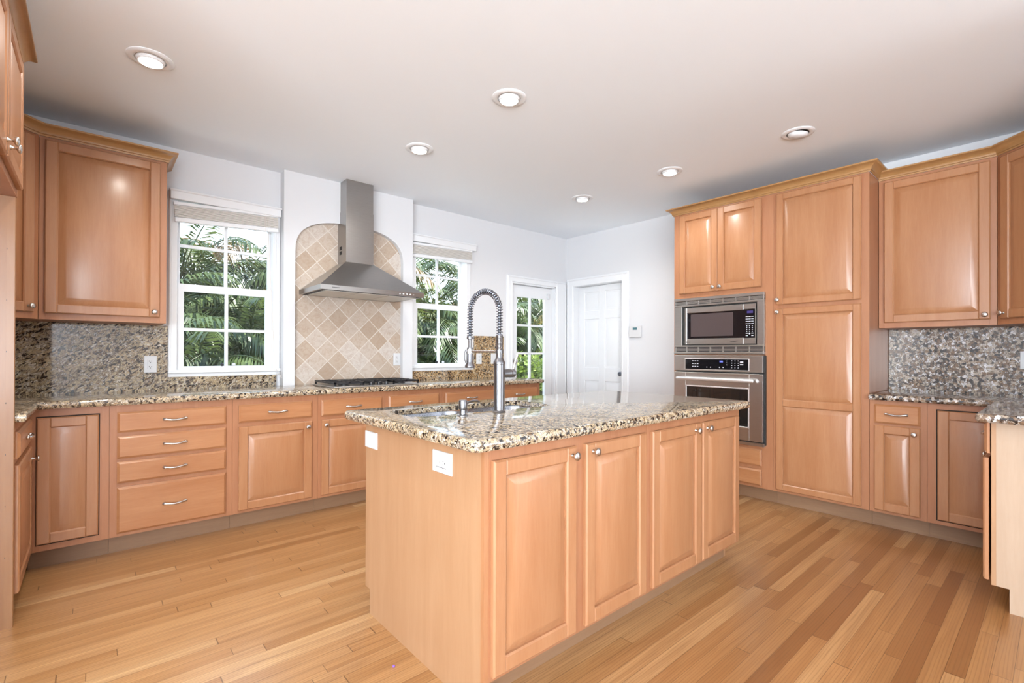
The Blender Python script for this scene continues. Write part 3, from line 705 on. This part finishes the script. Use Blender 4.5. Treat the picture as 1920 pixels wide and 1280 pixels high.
# ------------------------------------------------------------------ right base cabinets, peninsula, right uppers
YR = .884
r = thing('base_cabinet', 'base cabinet with one drawer over one door, right of the pantry', 'cabinet', (XT, YR-.001, 0), -PI/2)
body(r, YR-.001-.579, DT, ZB, ZC0-.001); toe(r, YR-.001-.579, DT)
drawer(r, YR-.856, YR-.612, .718, .846); door(r, YR-.856, YR-.612, ZD, .704, [(YR-.641, .663)])
YPF = .2245   # peninsula frame plane, faces +Y
r = thing('base_cabinet', 'corner base cabinet with one inset door, beside the peninsula', 'cabinet', (XT, .578, 0), -PI/2)
body(r, .578-YPF-.002, DT, ZB, ZC0-.001); toe(r, .578-YPF+.05, DT)
bm = bmesh.new(); slab(bm, .042, .330, ZD+.004, ZT+.004, -.0006, -.0012, .0001); obj('shadow_gap', bm, 'dark_gap', r)
door(r, .049, .325, ZD+.010, ZT-.003, (), yoff=-.001, t=.012)
XP = 3.17
r = thing('peninsula_cabinet', 'peninsula cabinet at the right edge with pale end panel', 'cabinet', (XT-.002, YPF, 0), PI)
wpn = XT-.002-XP
bm = bmesh.new(); box(bm, 0, wpn-.02, 0, YPF-YP-.003, ZB, ZC0-.001); obj('body', bm, 'maple_frame', r)
bm = bmesh.new(); box(bm, 0, wpn-.02, .06, YPF-YP-.003, 0, .108); obj('toe_kick', bm, 'toe_wood', r)
bm = bmesh.new(); dpn = YPF-YP-.003
rings(bm, [[(x, y, z) for y, z in ((.015, ZB), (.058, ZB), (.058, 0), (dpn, 0), (dpn, ZC0-.001), (.015, ZC0-.001))] for x in (wpn-.019, wpn)])
obj('end_panel', bm, 'maple_pale', r)
bm = bmesh.new(); box(bm, wpn-.04, wpn-.0005, -.0015, .0148, ZB, ZC0-.002); obj('end_stile', bm, 'maple_veneer', r)
for x0, x1, kx in ((.06, .44, .39), (.46, wpn-.004, .50)):
    drawer(r, x0, x1, .722, .866, yoff=-.006); door(r, x0, x1, ZD, .70, [(kx, .66)], yoff=-.010)
P = roundpoly([(XT-.045, YR-.003, 0), (XT-.045, .274, .02), (3.055, .274, .03), (3.055, YP, 0), (XW, YP, 0), (XW, YR-.003, 0)])
tag(countertop('countertop', P, ZC0, ZC, 'granite_splash_grey'), 'grey granite countertop turning onto the peninsula at the right', 'countertop')
splash('grey speckled granite backsplash under the right upper cabinets', [(XW-.02, XW, YP+.021, YR-.003, ZC, 1.371)], 'granite_splash_grey')
splash('grey speckled granite backsplash behind the peninsula counter', [(3.2, XW, YP, YP+.02, ZC, 1.371)], 'granite_splash_grey')
XU = 4.286
r = thing('upper_cabinet', 'maple upper cabinet with one wide door, right of the pantry', 'cabinet', (XU, .882, 0), -PI/2)
body(r, .882-.278, XW-XU-.003, ZU0, ZU1); door(r, .882-.85, .882-.3065, 1.409, 2.412, [(.882-.331, 1.438)])
diag('diagonal corner upper cabinet cut off by the right edge', (XU, .276, 0), -PI*.75, None, [(XU, .276), (XU-.28, -.004), (XU-.28, YP+.003), (XW-.003, YP+.003), (XW-.003, .276)], .06)
sweep_crown('crown_molding', [(XU-.002, .882), (XU-.002, .276), (XU-.282, -.004), (XU-.282, YP)], ZU1, 'maple_crown', 'crown molding along the right upper cabinets', .95)

# ------------------------------------------------------------------ island
IX0, IX1, IY0, IY1, IM = .954, 2.80, 1.23, 2.145, 1.8725
def island_unit(label, x0, x1, doors, end):
    r = thing('island_cabinet', label, 'cabinet', (x0, IY0, 0)); w_ = x1-x0; d = IY1-IY0
    xl, xr = (.019 if end == 'l' else 0), w_-(.019 if end == 'r' else 0); bm = bmesh.new(); zt = ZC0-.001
    q = lambda a, b, c, e, z: [(a, c, z), (b, c, z), (b, e, z), (a, e, z)]      # open-topped carcass so that the sink bowls hang inside it
    rings(bm, [q(xl, xr, 0, d-.022, ZB), q(xl, xr, 0, d-.022, zt), q(xl+.018, xr-.018, .02, d-.04, zt), q(xl+.018, xr-.018, .02, d-.04, ZB+.018)])
    obj('body', bm, 'maple_frame', r)
    bm = bmesh.new(); box(bm, .019 if end == 'l' else 0, w_-(.019 if end == 'r' else 0), .078, d-.09, 0, .108); obj('toe_kick', bm, 'toe_wood', r)
    bm = bmesh.new(); xx = (0, .018) if end == 'l' else (w_-.018, w_)
    rings(bm, [[(x, y, z) for y, z in ((.017, 0) if end == 'l' else (.078, 0), (d-.07, 0), (d-.07, ZB), (d-.024, ZB), (d-.024, ZC0-.001), (.017, ZC0-.001))+(() if end == 'l' else ((.017, ZB), (.078, ZB)))] for x in xx])
    obj('end_panel', bm, 'maple_veneer', r)
    bm = bmesh.new(); box(bm, xx[0]-.0005, xx[1]+.0005, 0, .0165, 0 if end == 'l' else ZB, ZC0-.001); obj('end_stile', bm, 'maple', r)
    for a, b, kx in doors: door(r, a-x0, b-x0, .129, .833, [(kx-x0, .801)], fr=.055)
    bm = bmesh.new()
    for a in (.03, w_/2+.01): slab(bm, a, a+w_/2-.04, .129, .833, 0, -.02, .004)
    o = obj('rear_door', bm, 'maple', r, loc=(w_, d-.022, 0), rot=(0, 0, PI))
    return r
island_unit('island cabinet half with two raised panel doors and the pale end panel, nearest the camera', IX0, IM, ((.981, 1.384, 1.357), (1.4392, 1.847, 1.477)), 'l')
island_unit('island cabinet half with two raised panel doors at the oven end', IM+.001, IX1, ((1.8985, 2.331, 2.272), (2.352, 2.766, 2.391)), 'r')
HOLE = roundpoly([(1.01, 1.772, .08), (1.82, 1.735, .08), (1.82, 2.06, .08), (1.01, 2.06, .08)], 8)
P = roundpoly([(.878, 1.178, .035), (2.856, 1.178, .035), (2.856, 2.215, .035), (.878, 2.215, .035)])
tag(countertop('countertop', P, ZC0, ZC, 'granite', HOLE), 'glossy speckled granite island countertop with sink cutout', 'countertop')
# sink
r = thing('kitchen_sink', 'double-bowl stainless sink set under the island countertop', 'sink', (0, 0, 0))
def bowl(x0, x1, y0, y1, depth):
    bm = bmesh.new(); L = []
    for ins, z, rr in ((-.012, ZC-.0255, .085), (0, ZC-.0262, .08), (.004, ZC-.04, .078), (.012, ZC0-depth+.05, .07), (.025, ZC0-depth+.014, .06), (.05, ZC0-depth, .045)):
        L.append([(q.x, q.y, z) for q in roundpoly([(x0+ins, y0+ins, rr), (x1-ins, y0+ins, rr), (x1-ins, y1-ins, rr), (x0+ins, y1-ins, rr)], 6)])
    rings(bm, L, cap0=False)
    b = obj('bowl', bm, 'steel_sink', r, smooth=60)
    bm = bmesh.new(); lathe(bm, [(.04, ZC0-depth+.001), (.04, ZC0-depth+.004), (.03, ZC0-depth+.002)], 'z', 20, ((x0+x1)/2, (y0+y1)/2, 0)); obj('drain', bm, 'nickel', b)
bowl(1.005, 1.40, 1.765, 2.066, .2); bowl(1.43, 1.826, 1.735, 2.066, .2)
bm = bmesh.new(); cbox(bm, 1.40, 1.43, 1.80, 2.03, ZC-.09, ZC-.034, .01); obj('divider', bm, 'steel_sink', r, smooth=40)
# faucet
r = thing('faucet', 'tall spring-neck kitchen faucet in brushed steel on the island', 'faucet', (1.406, 1.703, ZC))
bm = bmesh.new(); lathe(bm, [(.030, 0), (.031, .004), (.029, .007), (.0255, .009), (.0255, .218), (.0275, .220), (.0275, .228), (.024, .234), (.018, .246), (.0155, .256), (.0152, .272)], 'z', 28); obj('body', bm, 'steel_dark', r, smooth=35)
bm = bmesh.new(); L = [(.0185, .270), (.0185, .284), (.0150, .286)]
for k in range(10): L += [(.0150, .288+k*.0062), (.0162, .290+k*.0062), (.0162, .293+k*.0062)]
L += [(.0150, .352)]
lathe(bm, L, 'z', 24); obj('ribbed_collar', bm, 'steel_dark', r, smooth=35)
path = []; RE = .098; zt0 = .352; zt = .462
for k in range(8): path.append(Vector((0, 0, zt0+(zt-zt0)*k/8)))
for k in range(33):
    a = PI*k/32; path.append(Vector((-.012*(1-math.cos(a)), RE-RE*math.cos(a), zt+.098*math.sin(a))))
for k in range(1, 9): path.append(Vector((-.024, 2*RE, zt-(zt-.345)*k/8)))
bm = bmesh.new(); tube(bm, path, .0064, 10); obj('hose', bm, 'mark_dark', r, smooth=60)
cum = [0]
for a, b in zip(path, path[1:]): cum.append(cum[-1]+(b-a).length)
def at(s):
    i = 0
    while i < len(cum)-2 and cum[i+1] < s: i += 1
    u = (s-cum[i])/(cum[i+1]-cum[i]); return path[i].lerp(path[i+1], u), (path[i+1]-path[i]).normalized()
turns = 42; pts = []; N = turns*12
for k in range(N+1):
    p, d = at(cum[-1]*k/N); sd = Vector((1, 0, 0)); nn = sd.cross(d).normalized(); sd = d.cross(nn).normalized(); a = 2*PI*turns*k/N
    pts.append(p+(sd*math.cos(a)+nn*math.sin(a))*.0133)
bm = bmesh.new(); tube(bm, pts, .0023, 6); obj('spring', bm, 'nickel_dark', r, smooth=60)
hx, hy = -.024, 2*RE
bm = bmesh.new(); lathe(bm, [(.0145, .350), (.0155, .346), (.0155, .338), (.008, .335), (.0075, .298), (.014, .296), (.0145, .292), (.0145, .232), (.0165, .222), (.024, .210), (.025, .202), (.022, .198), (.008, .197)], 'z', 24, (hx, hy, 0))
hd = obj('spray_head', bm, 'steel_dark', r, smooth=35)
bm = bmesh.new(); tube(bm, [(hx-.018, hy+.004, .285), (hx-.023, hy+.004, .275), (hx-.023, hy+.004, .235), (hx-.018, hy+.004, .222)], .005, 8); obj('spray_trigger', bm, 'steel_dark', hd, smooth=50)
bm = bmesh.new(); tube(bm, [(0, .012, .277), (hx, hy-.012, .277)], .0058, 10); lathe(bm, [(.0185, .268), (.0185, .287)], 'z', 20, (hx, hy, 0)); obj('support_arm', bm, 'nickel', r, smooth=40)
bm = bmesh.new(); lathe(bm, [(.019, .020), (.020, .058), (.0205, .062), (.0205, .066), (.018, .070), (.0205, .074), (.020, .086), (.015, .092)], 'x', 22, (0, 0, .176)); lv = obj('valve', bm, 'steel_dark', r, smooth=35)
bm = bmesh.new(); tube(bm, [(.082, 0, .184), (.090, 0, .21), (.100, 0, .238), (.112, 0, .262)], [.006, .0055, .006, .0065], 8, flat=.7); obj('lever', bm, 'nickel', lv, smooth=50)
r = thing('soap_dispenser', 'short brushed steel soap dispenser beside the island faucet', 'soap dispenser', (1.202, 1.701, ZC))
bm = bmesh.new(); lathe(bm, [(.025, 0), (.025, .003), (.015, .006), (.0135, .026), (.0175, .028), (.0185, .031), (.0185, .062), (.0165, .067), (.0, .068)], 'z', 22); obj('pump_body', bm, 'steel_dark', r, smooth=40)
bm = bmesh.new(); tube(bm, [(.015, 0, .050), (.035, .004, .056), (.060, .008, .060), (.085, .012, .058), (.098, .014, .050)], [.006, .0058, .0055, .005, .0045], 8); obj('spout', bm, 'steel_dark', r, smooth=50)

# ------------------------------------------------------------------ hood and cooktop
r = thing('range_hood', 'stainless pyramid range hood with tall chimney above the cooktop', 'range hood', (0, 0, 0))
hx0, hx1, hy0, hz0, hz1 = 1.283, 2.172, 3.662, 1.664, 1.700
cx0, cx1, cy0, czb = 1.607, 1.853, 3.985, 1.952; hyb = TY-.001
R4 = lambda a, b, c, d, z: [(a, c, z), (b, c, z), (b, d, z), (a, d, z)]
bm = bmesh.new(); ins = .022
rings(bm, [R4(hx0+ins, hx1-ins, hy0+ins, hyb-ins, hz0+.012), R4(hx0+ins, hx1-ins, hy0+ins, hyb-ins, hz0), R4(hx0, hx1, hy0, hyb, hz0), R4(hx0, hx1, hy0, hyb, hz1), R4(hx0+.004, hx1-.004, hy0+.004, hyb, hz1+.003), R4(cx0-.002, cx1+.002, cy0-.002, hyb, czb)])
cp = obj('canopy', bm, 'steel_hood', r)
bm = bmesh.new(); box(bm, hx0+.03, hx1-.03, hy0+.03, hyb-.004, hz0-.002, hz0+.004); obj('underside_shade', bm, 'mark_dark', cp)  # dark plate put in for the shaded gap round the filters
for k in range(3):
    bm = bmesh.new(); a = hx0+.05+k*(hx1-hx0-.1)/3; cbox(bm, a+.004, a+(hx1-hx0-.1)/3-.004, hy0+.045, hyb-.05, hz0-.006, hz0+.004, .002); obj('filter', bm, 'grey_filter', cp)
marks('button', [(1.935+k*.032, 1.947+k*.032, hy0-.0015, hy0, hz0+.012, hz0+.022) for k in range(4)]+[(2.068, 2.072, hy0-.0015, hy0, hz0+.012, hz0+.020)], 'plastic_white', cp)
marks('maker_letter', [(1.372+k*.008, 1.378+k*.008, hy0-.001, hy0, hz0+.016, hz0+.021) for k in range(7)], 'mark_dark', cp)
bm = bmesh.new(); box(bm, cx0, cx1, cy0, hyb, czb-.004, 2.395); ch = obj('chimney_sleeve', bm, 'steel_hood', r)
bm = bmesh.new(); box(bm, cx0+.003, cx1-.003, cy0+.003, BY-.001, 2.395, ZCL-.001); obj('chimney_top', bm, 'steel_hood', r)
marks('vent_slot', [(cx0-.001, cx0+.001, 4.075, 4.125, z, z+.030) for z in (2.066, 2.026)], 'slot_dark', ch)
r = thing('cooktop', 'black and stainless gas cooktop set in the granite counter under the hood', 'cooktop', (0, 0, ZC))
kx0, kx1, ky0, ky1 = 1.375, 2.14, 3.63, 4.11
bm = bmesh.new(); cbox(bm, kx0, kx1, ky0, ky1, 0, .010, .004); obj('steel_tray', bm, 'steel', r, smooth=30)
wg = (kx1-kx0-.03)/3
for g in range(3):
    a = kx0+.015+g*wg+.003; b = a+wg-.006; c, d = ky0+.03, ky1-.012; bm = bmesh.new()
    if g == 1: c += .085
    for x in (a, b-.012): box(bm, x, x+.012, c, d, .026, .040)
    for y in (c, d-.012): box(bm, a, b, y, y+.012, .026, .040)
    n = 5
    for k in range(1, n): y = c+(d-c)*k/n; box(bm, a, b, y-.005, y+.005, .030, .042)
    box(bm, (a+b)/2-.005, (a+b)/2+.005, c, d, .030, .042)
    for x in (a, b-.012):
        for y in (c, d-.012): box(bm, x, x+.012, y, y+.012, .010, .027)
    gr = obj('grate', bm, 'black_iron', r)
    for y in ((c+(d-c)*.27, c+(d-c)*.75) if g != 1 else (c+(d-c)*.5,)):
        bm = bmesh.new(); lathe(bm, [(.045, .010), (.045, .016), (.034, .018), (.034, .025), (.0, .026)], 'z', 20, ((a+b)/2, y, 0)); obj('burner', bm, 'black_iron', r, smooth=40)
for k in range(5):
    bm = bmesh.new(); lathe(bm, [(.021, .010), (.021, .014), (.016, .016), (.015, .034), (.0, .036)], 'z', 16, (1.69+(k % 3)*.066-(0 if k < 3 else -.033), ky0+.035+(0 if k < 3 else .042), 0)); obj('control_knob', bm, 'black_iron', r, smooth=40)

# ------------------------------------------------------------------ outlets, switches, thermostat, small bits
def plate(name, label, cat, loc, rz, w_, h_, kind):
    r = thing(name, label, cat, loc, rz)
    bm = bmesh.new(); slab(bm, -w_/2, w_/2, -h_/2, h_/2, 0, -.006, .0025); p = obj('cover_plate', bm, 'plastic_white', r, smooth=30)
    if kind.startswith('h'): iw, ih = h_*.54, .034; iw, ih = .066, .034
    else: iw, ih = .034, .066
    bm = bmesh.new(); slab(bm, -iw/2, iw/2, -ih/2, ih/2, -.005, -.0085, .001)
    obj('rocker' if 'switch' in kind else 'receptacle', bm, 'plastic_white', r)
    if 'switch' not in kind:
        bm = bmesh.new()
        for s in (-1, 1):
            if kind.startswith('h'):
                x = s*.019
                if s > 0 or kind == 'hboth': box(bm, x-.006, x-.002, -.0089, -.0084, .004, .007); box(bm, x-.006, x-.002, -.0089, -.0084, -.007, -.004); lathe(bm, [(.003, .0084), (.003, .0089)], '-y', 10, (x+.007, 0, 0))
                else: box(bm, -.009, -.005, -.0089, -.0084, -.003, .003)
            else:
                z = s*.019; box(bm, -.008, -.005, -.0089, -.0084, z-.001, z+.007); box(bm, .005, .008, -.0089, -.0084, z, z+.006); lathe(bm, [(.003, .0084), (.003, .0089)], '-y', 10, (0, 0, z-.007))
        if kind.startswith('h'): box(bm, -.033, .033, -.0088, -.0084, -.0182, -.017); 
        obj('slots', bm, 'slot_dark', r)
    return r
plate('power_outlet', 'white outlet on the granite backsplash left of the left window', 'outlet', (.302, YW-.02, 1.098), 0, .072, .116, 'v')
plate('power_outlet', 'white outlet at the lower right of the travertine tile panel', 'outlet', (2.175, TY, 1.122), 0, .072, .116, 'v')
plate('power_outlet', 'white outlet on the granite right of the right window', 'outlet', (3.178, YW-.02, 1.123), 0, .072, .116, 'v')
plate('light_switch', 'white switch plate on the granite nearest the glazed door, behind the faucet neck', 'switch', (3.39, YW-.02, 1.123), 0, .09, .116, 'switch')
plate('power_outlet', 'white outlet on the right granite backsplash, cut by the right edge', 'outlet', (XW-.02, .155, 1.148), -PI/2, .072, .116, 'v')
plate('island_switch', 'white switch plate at the top far corner of the island end panel', 'switch', (IX0, 2.061, .789), -PI/2, .118, .074, 'hswitch')
plate('island_outlet', 'white outlet plate on the island end panel near the front corner', 'outlet', (IX0, 1.474, .789), -PI/2, .124, .078, 'h')
r = thing('thermostat', 'white wall thermostat with small teal screen, right of the panel door', 'thermostat', (XW, 3.165, 1.43), -PI/2)
bm = bmesh.new(); cbox(bm, -.075, .085, -.028, 0, -.065, .065, .005); obj('housing', bm, 'plastic_white', r, smooth=30)
bm = bmesh.new(); box(bm, -.02, .035, -.0288, -.027, .018, .045); obj('screen', bm, 'screen_teal', r)
bm = bmesh.new(); lathe(bm, [(.002, 0), (.005, .002), (.005, .006), (.002, .008)], 'z', 10); tag(obj('bead', bm, 'purple', smooth=50, loc=(.86, 1.66, 0)), 'tiny purple bead on the oak floor left of the island', 'bead')

# ------------------------------------------------------------------ garden outside
sbox('bounce_slab', [(-6, 4.2, 4.37, 7.0, -.25, -.148)], 'bounce_pale')  # added unseen pale slab, bounces sunlight through the windows onto the ceiling
sbox('lawn', [(-12, 22, 4.4, 34, -.3, -.15)], 'grass_leaf')
def frond_mesh(bm, base, az, L, rise, droop, nl=26, ll=.42, wid=.034, mi=0):
    d = Vector((math.cos(az), math.sin(az), 0)); side = Vector((-d.y, d.x, 0)); pts = []; n = 12
    for k in range(n+1):
        u = k/n; pts.append(base+d*(L*u*(1-.18*u*droop))+Vector((0, 0, rise*L*u-droop*L*u*u)))
    tube(bm, pts, [.011*(1-.85*k/n)+.002 for k in range(n+1)], 4, mi=mi)
    for k in range(nl):
        u = .12+.86*k/(nl-1); f = u*n; i = min(int(f), n-1); p = pts[i].lerp(pts[i+1], f-i); tg = (pts[i+1]-pts[i]).normalized()
        l = ll*(math.sin(PI*(.15+.80*u))**.6)*(.9+.2*random.random()); up = side.cross(tg)
        for s in (-1, 1):
            dv = (tg*(.55+.35*u)+side*s*(.85-.35*u)+up*(.35*random.uniform(.3, 1.1))).normalized()
            q1 = p+dv*l*.5; q2 = p+dv*l+Vector((0, 0, -l*(.22+.2*random.random()))); wv = tg.cross(dv).cross(dv).normalized()*wid*.5
            a, b, c, e, g = bm.verts.new(p), bm.verts.new(q1+wv), bm.verts.new(q1-wv), bm.verts.new(q2), None
            bm.faces.new((a, b, c)).material_index = mi; bm.faces.new((c, b, e)).material_index = mi
def make_palm(seed, hgt, nst, spread, nf, L, yellow):
    random.seed(seed)
    st, fo, ye = [], bmesh.new(), bmesh.new()
    for s in range(nst):
        a = 2*PI*s/nst+random.random(); rr = spread*(.3+.7*random.random()) if nst > 1 else 0
        h = hgt*(.55+.45*random.random()) if nst > 1 else hgt
        b0 = Vector((rr*.4*math.cos(a), rr*.4*math.sin(a), 0)); b1 = b0+Vector((rr*math.cos(a), rr*math.sin(a), h))
        bm = bmesh.new(); k_ = 9; r0 = .035 if nst > 1 else .075
        tube(bm, [b0.lerp(b1, i/k_) for i in range(k_+1)], [r0*(1.1-.35*i/k_)+(.004 if i % 2 else 0) for i in range(k_+1)], 8); st.append(bm)
        for f in range(nf):
            az = 2*PI*f/nf*1.0+random.random()*.9; e = f/nf
            y = random.random() < yellow
            frond_mesh(ye if y else fo, b1+Vector((0, 0, .05)), az, L*(.75+.4*random.random()), random.uniform(.35, 1.25), random.uniform(.55, .95))
    return st, fo, ye
protos = {}
def palm(kind, x, y, rz, sc, label, group):
    if kind not in protos:
        par = {'areca_palm': (3, 1.5, 6, .45, 8, 1.7, .03), 'feather_palm': (11, 1.15, 8, .6, 8, 1.45, .0), 'trunk_palm': (21, 2.35, 1, 0, 17, 1.9, .08)}[kind]
        st, fo, ye = make_palm(*par); r = thing(kind, label, 'palm', group=group)
        for bm in st: obj('trunk' if kind == 'trunk_palm' else 'stem', bm, 'palm_bark', r, smooth=50)
        obj('fronds', fo, 'palm_green', r); obj('yellow_fronds', ye, 'palm_yellow' if kind != 'trunk_palm' else 'palm_dry', r)
        protos[kind] = r
    else:
        src = protos[kind]; r = src.copy(); C.objects.link(r)
        for ch in src.children:
            c = ch.copy(); C.objects.link(c); c.parent = r
        r['label'] = label; r['group'] = group
    r.location = (x, y, -.152); r.rotation_euler = (0, 0, rz); r.scale = (sc, sc, sc)
A = 'clumping green palm in the garden outside the window left of the hood'; B_ = 'clumping green palm in the garden outside the window right of the hood'; D_ = 'clumping green palm in the garden outside the glazed door'
F_ = 'slender trunk palm standing behind the palm clumps outside'
for k, x, y, rz, s in (('areca_palm', .6, 7.9, 0, 1.0), ('areca_palm', 1.85, 8.6, 1.3, 1.1), ('feather_palm', 1.25, 7.2, .4, 1.0), ('feather_palm', 2.3, 7.6, 2.2, 1.0), ('feather_palm', .1, 7.4, 3.9, .95), ('areca_palm', 2.9, 9.4, 2.6, 1.2), ('areca_palm', 1.2, 10.2, 4.4, 1.3)): palm(k, x, y, rz, s, A, 'palms outside the left window')
for k, x, y, rz, s in (('feather_palm', 4.3, 7.9, 1.0, 1.0), ('areca_palm', 5.2, 8.3, 2.0, 1.15), ('areca_palm', 4.0, 9.2, 5.1, 1.25), ('areca_palm', 6.2, 9.6, .5, 1.3), ('feather_palm', 5.0, 7.3, 3.0, .85)): palm(k, x, y, rz, s, B_, 'palms outside the right window')
for k, x, y, rz, s in (('areca_palm', 7.3, 7.9, .3, 1.1), ('areca_palm', 8.6, 8.6, 1.8, 1.15), ('areca_palm', 8.0, 9.8, 3.2, 1.3), ('feather_palm', 9.8, 9.2, 2.2, 1.2)): palm(k, x, y, rz, s, D_, 'palms outside the glazed door')
for x, y, rz, s in ((1.0, 9.0, 0, 1.0), (2.05, 9.6, 1.1, 1.1), (3.4, 8.6, 2.2, 1.05), (5.0, 10.0, .7, 1.15), (6.9, 9.0, 4.0, 1.1), (.2, 9.8, 3.0, 1.15), (9.2, 10.6, 2.7, 1.2)): palm('trunk_palm', x, y, rz, s, F_, 'trunk palms behind the clumps')
def leafy(name, label, cat, x, y, rx, ry, z0, z1, n, ls, mat, core=None, kind=None):
    random.seed(int(x*100+y)); bm = bmesh.new()
    for k in range(n):
        u = random.uniform(-1, 1); v = random.uniform(-1, 1); a = random.uniform(0, 2*PI)
        if core is None:
            th = random.uniform(0, 2*PI); ph = math.acos(random.uniform(-.3, 1)); q = random.uniform(.7, 1.05)
            p = Vector((x+rx*q*math.sin(ph)*math.cos(th), y+ry*q*math.sin(ph)*math.sin(th), z0+(z1-z0)*max(.02, .45+.55*q*math.cos(ph))))
        else: p = Vector((x+rx*u, y+ry*(-1+random.random()*.5), random.uniform(z0, z1)))
        d = Vector((random.uniform(-1, 1), random.uniform(-1, .2), random.uniform(-.5, .8))).normalized(); s_ = d.cross(Vector((random.uniform(-1, 1), random.uniform(-1, 1), 1))).normalized()
        l = ls*random.uniform(.7, 1.3); b = l*.30
        vs = [bm.verts.new(q) for q in (p, p+d*l*.45+s_*b, p+d*l, p+d*l*.45-s_*b)]; bm.faces.new(vs)
    return bm
for i, (x, y, s, lb) in enumerate(((5.72, 6.2, 1.0, 'yellow-green leafy shrub low outside the glazed door, nearest its knob side'), (6.7, 6.75, 1.1, 'yellow-green leafy shrub low outside the glazed door, on its hinge side'), (4.55, 6.6, .6, 'small yellow-green shrub low outside the right window'))):
    r = thing('shrub', lb, 'shrub', (x, y, -.152))
    bm = leafy('', '', '', 0, 0, .6*s, .55*s, 0, 1.32*s, 1700, .095, '')
    obj('foliage', bm, 'shrub_leaf', r)
    bm = bmesh.new()
    for k in range(7): a = k*.9; tube(bm, [(.03*math.cos(a), .03*math.sin(a), 0), (.2*math.cos(a), .2*math.sin(a), .5*s), (.33*s*math.cos(a), .33*s*math.sin(a), .95*s)], [.012, .009, .004], 5)
    obj('stem', bm, 'soil', r)
bm = leafy('', '', '', 5.0, 12.2, 13, 1.1, -.1, 2.6, 9000, .3, '', core=1)
r = tag(obj('hedge', bm, 'hedge_leaf'), 'dark green hedge running along the back of the garden', 'hedge', kind='stuff')
bm = bmesh.new(); box(bm, -8, 18, 11.6, 12.6, -.152, 2.4); obj('hedge_core', bm, 'hedge_leaf', r)
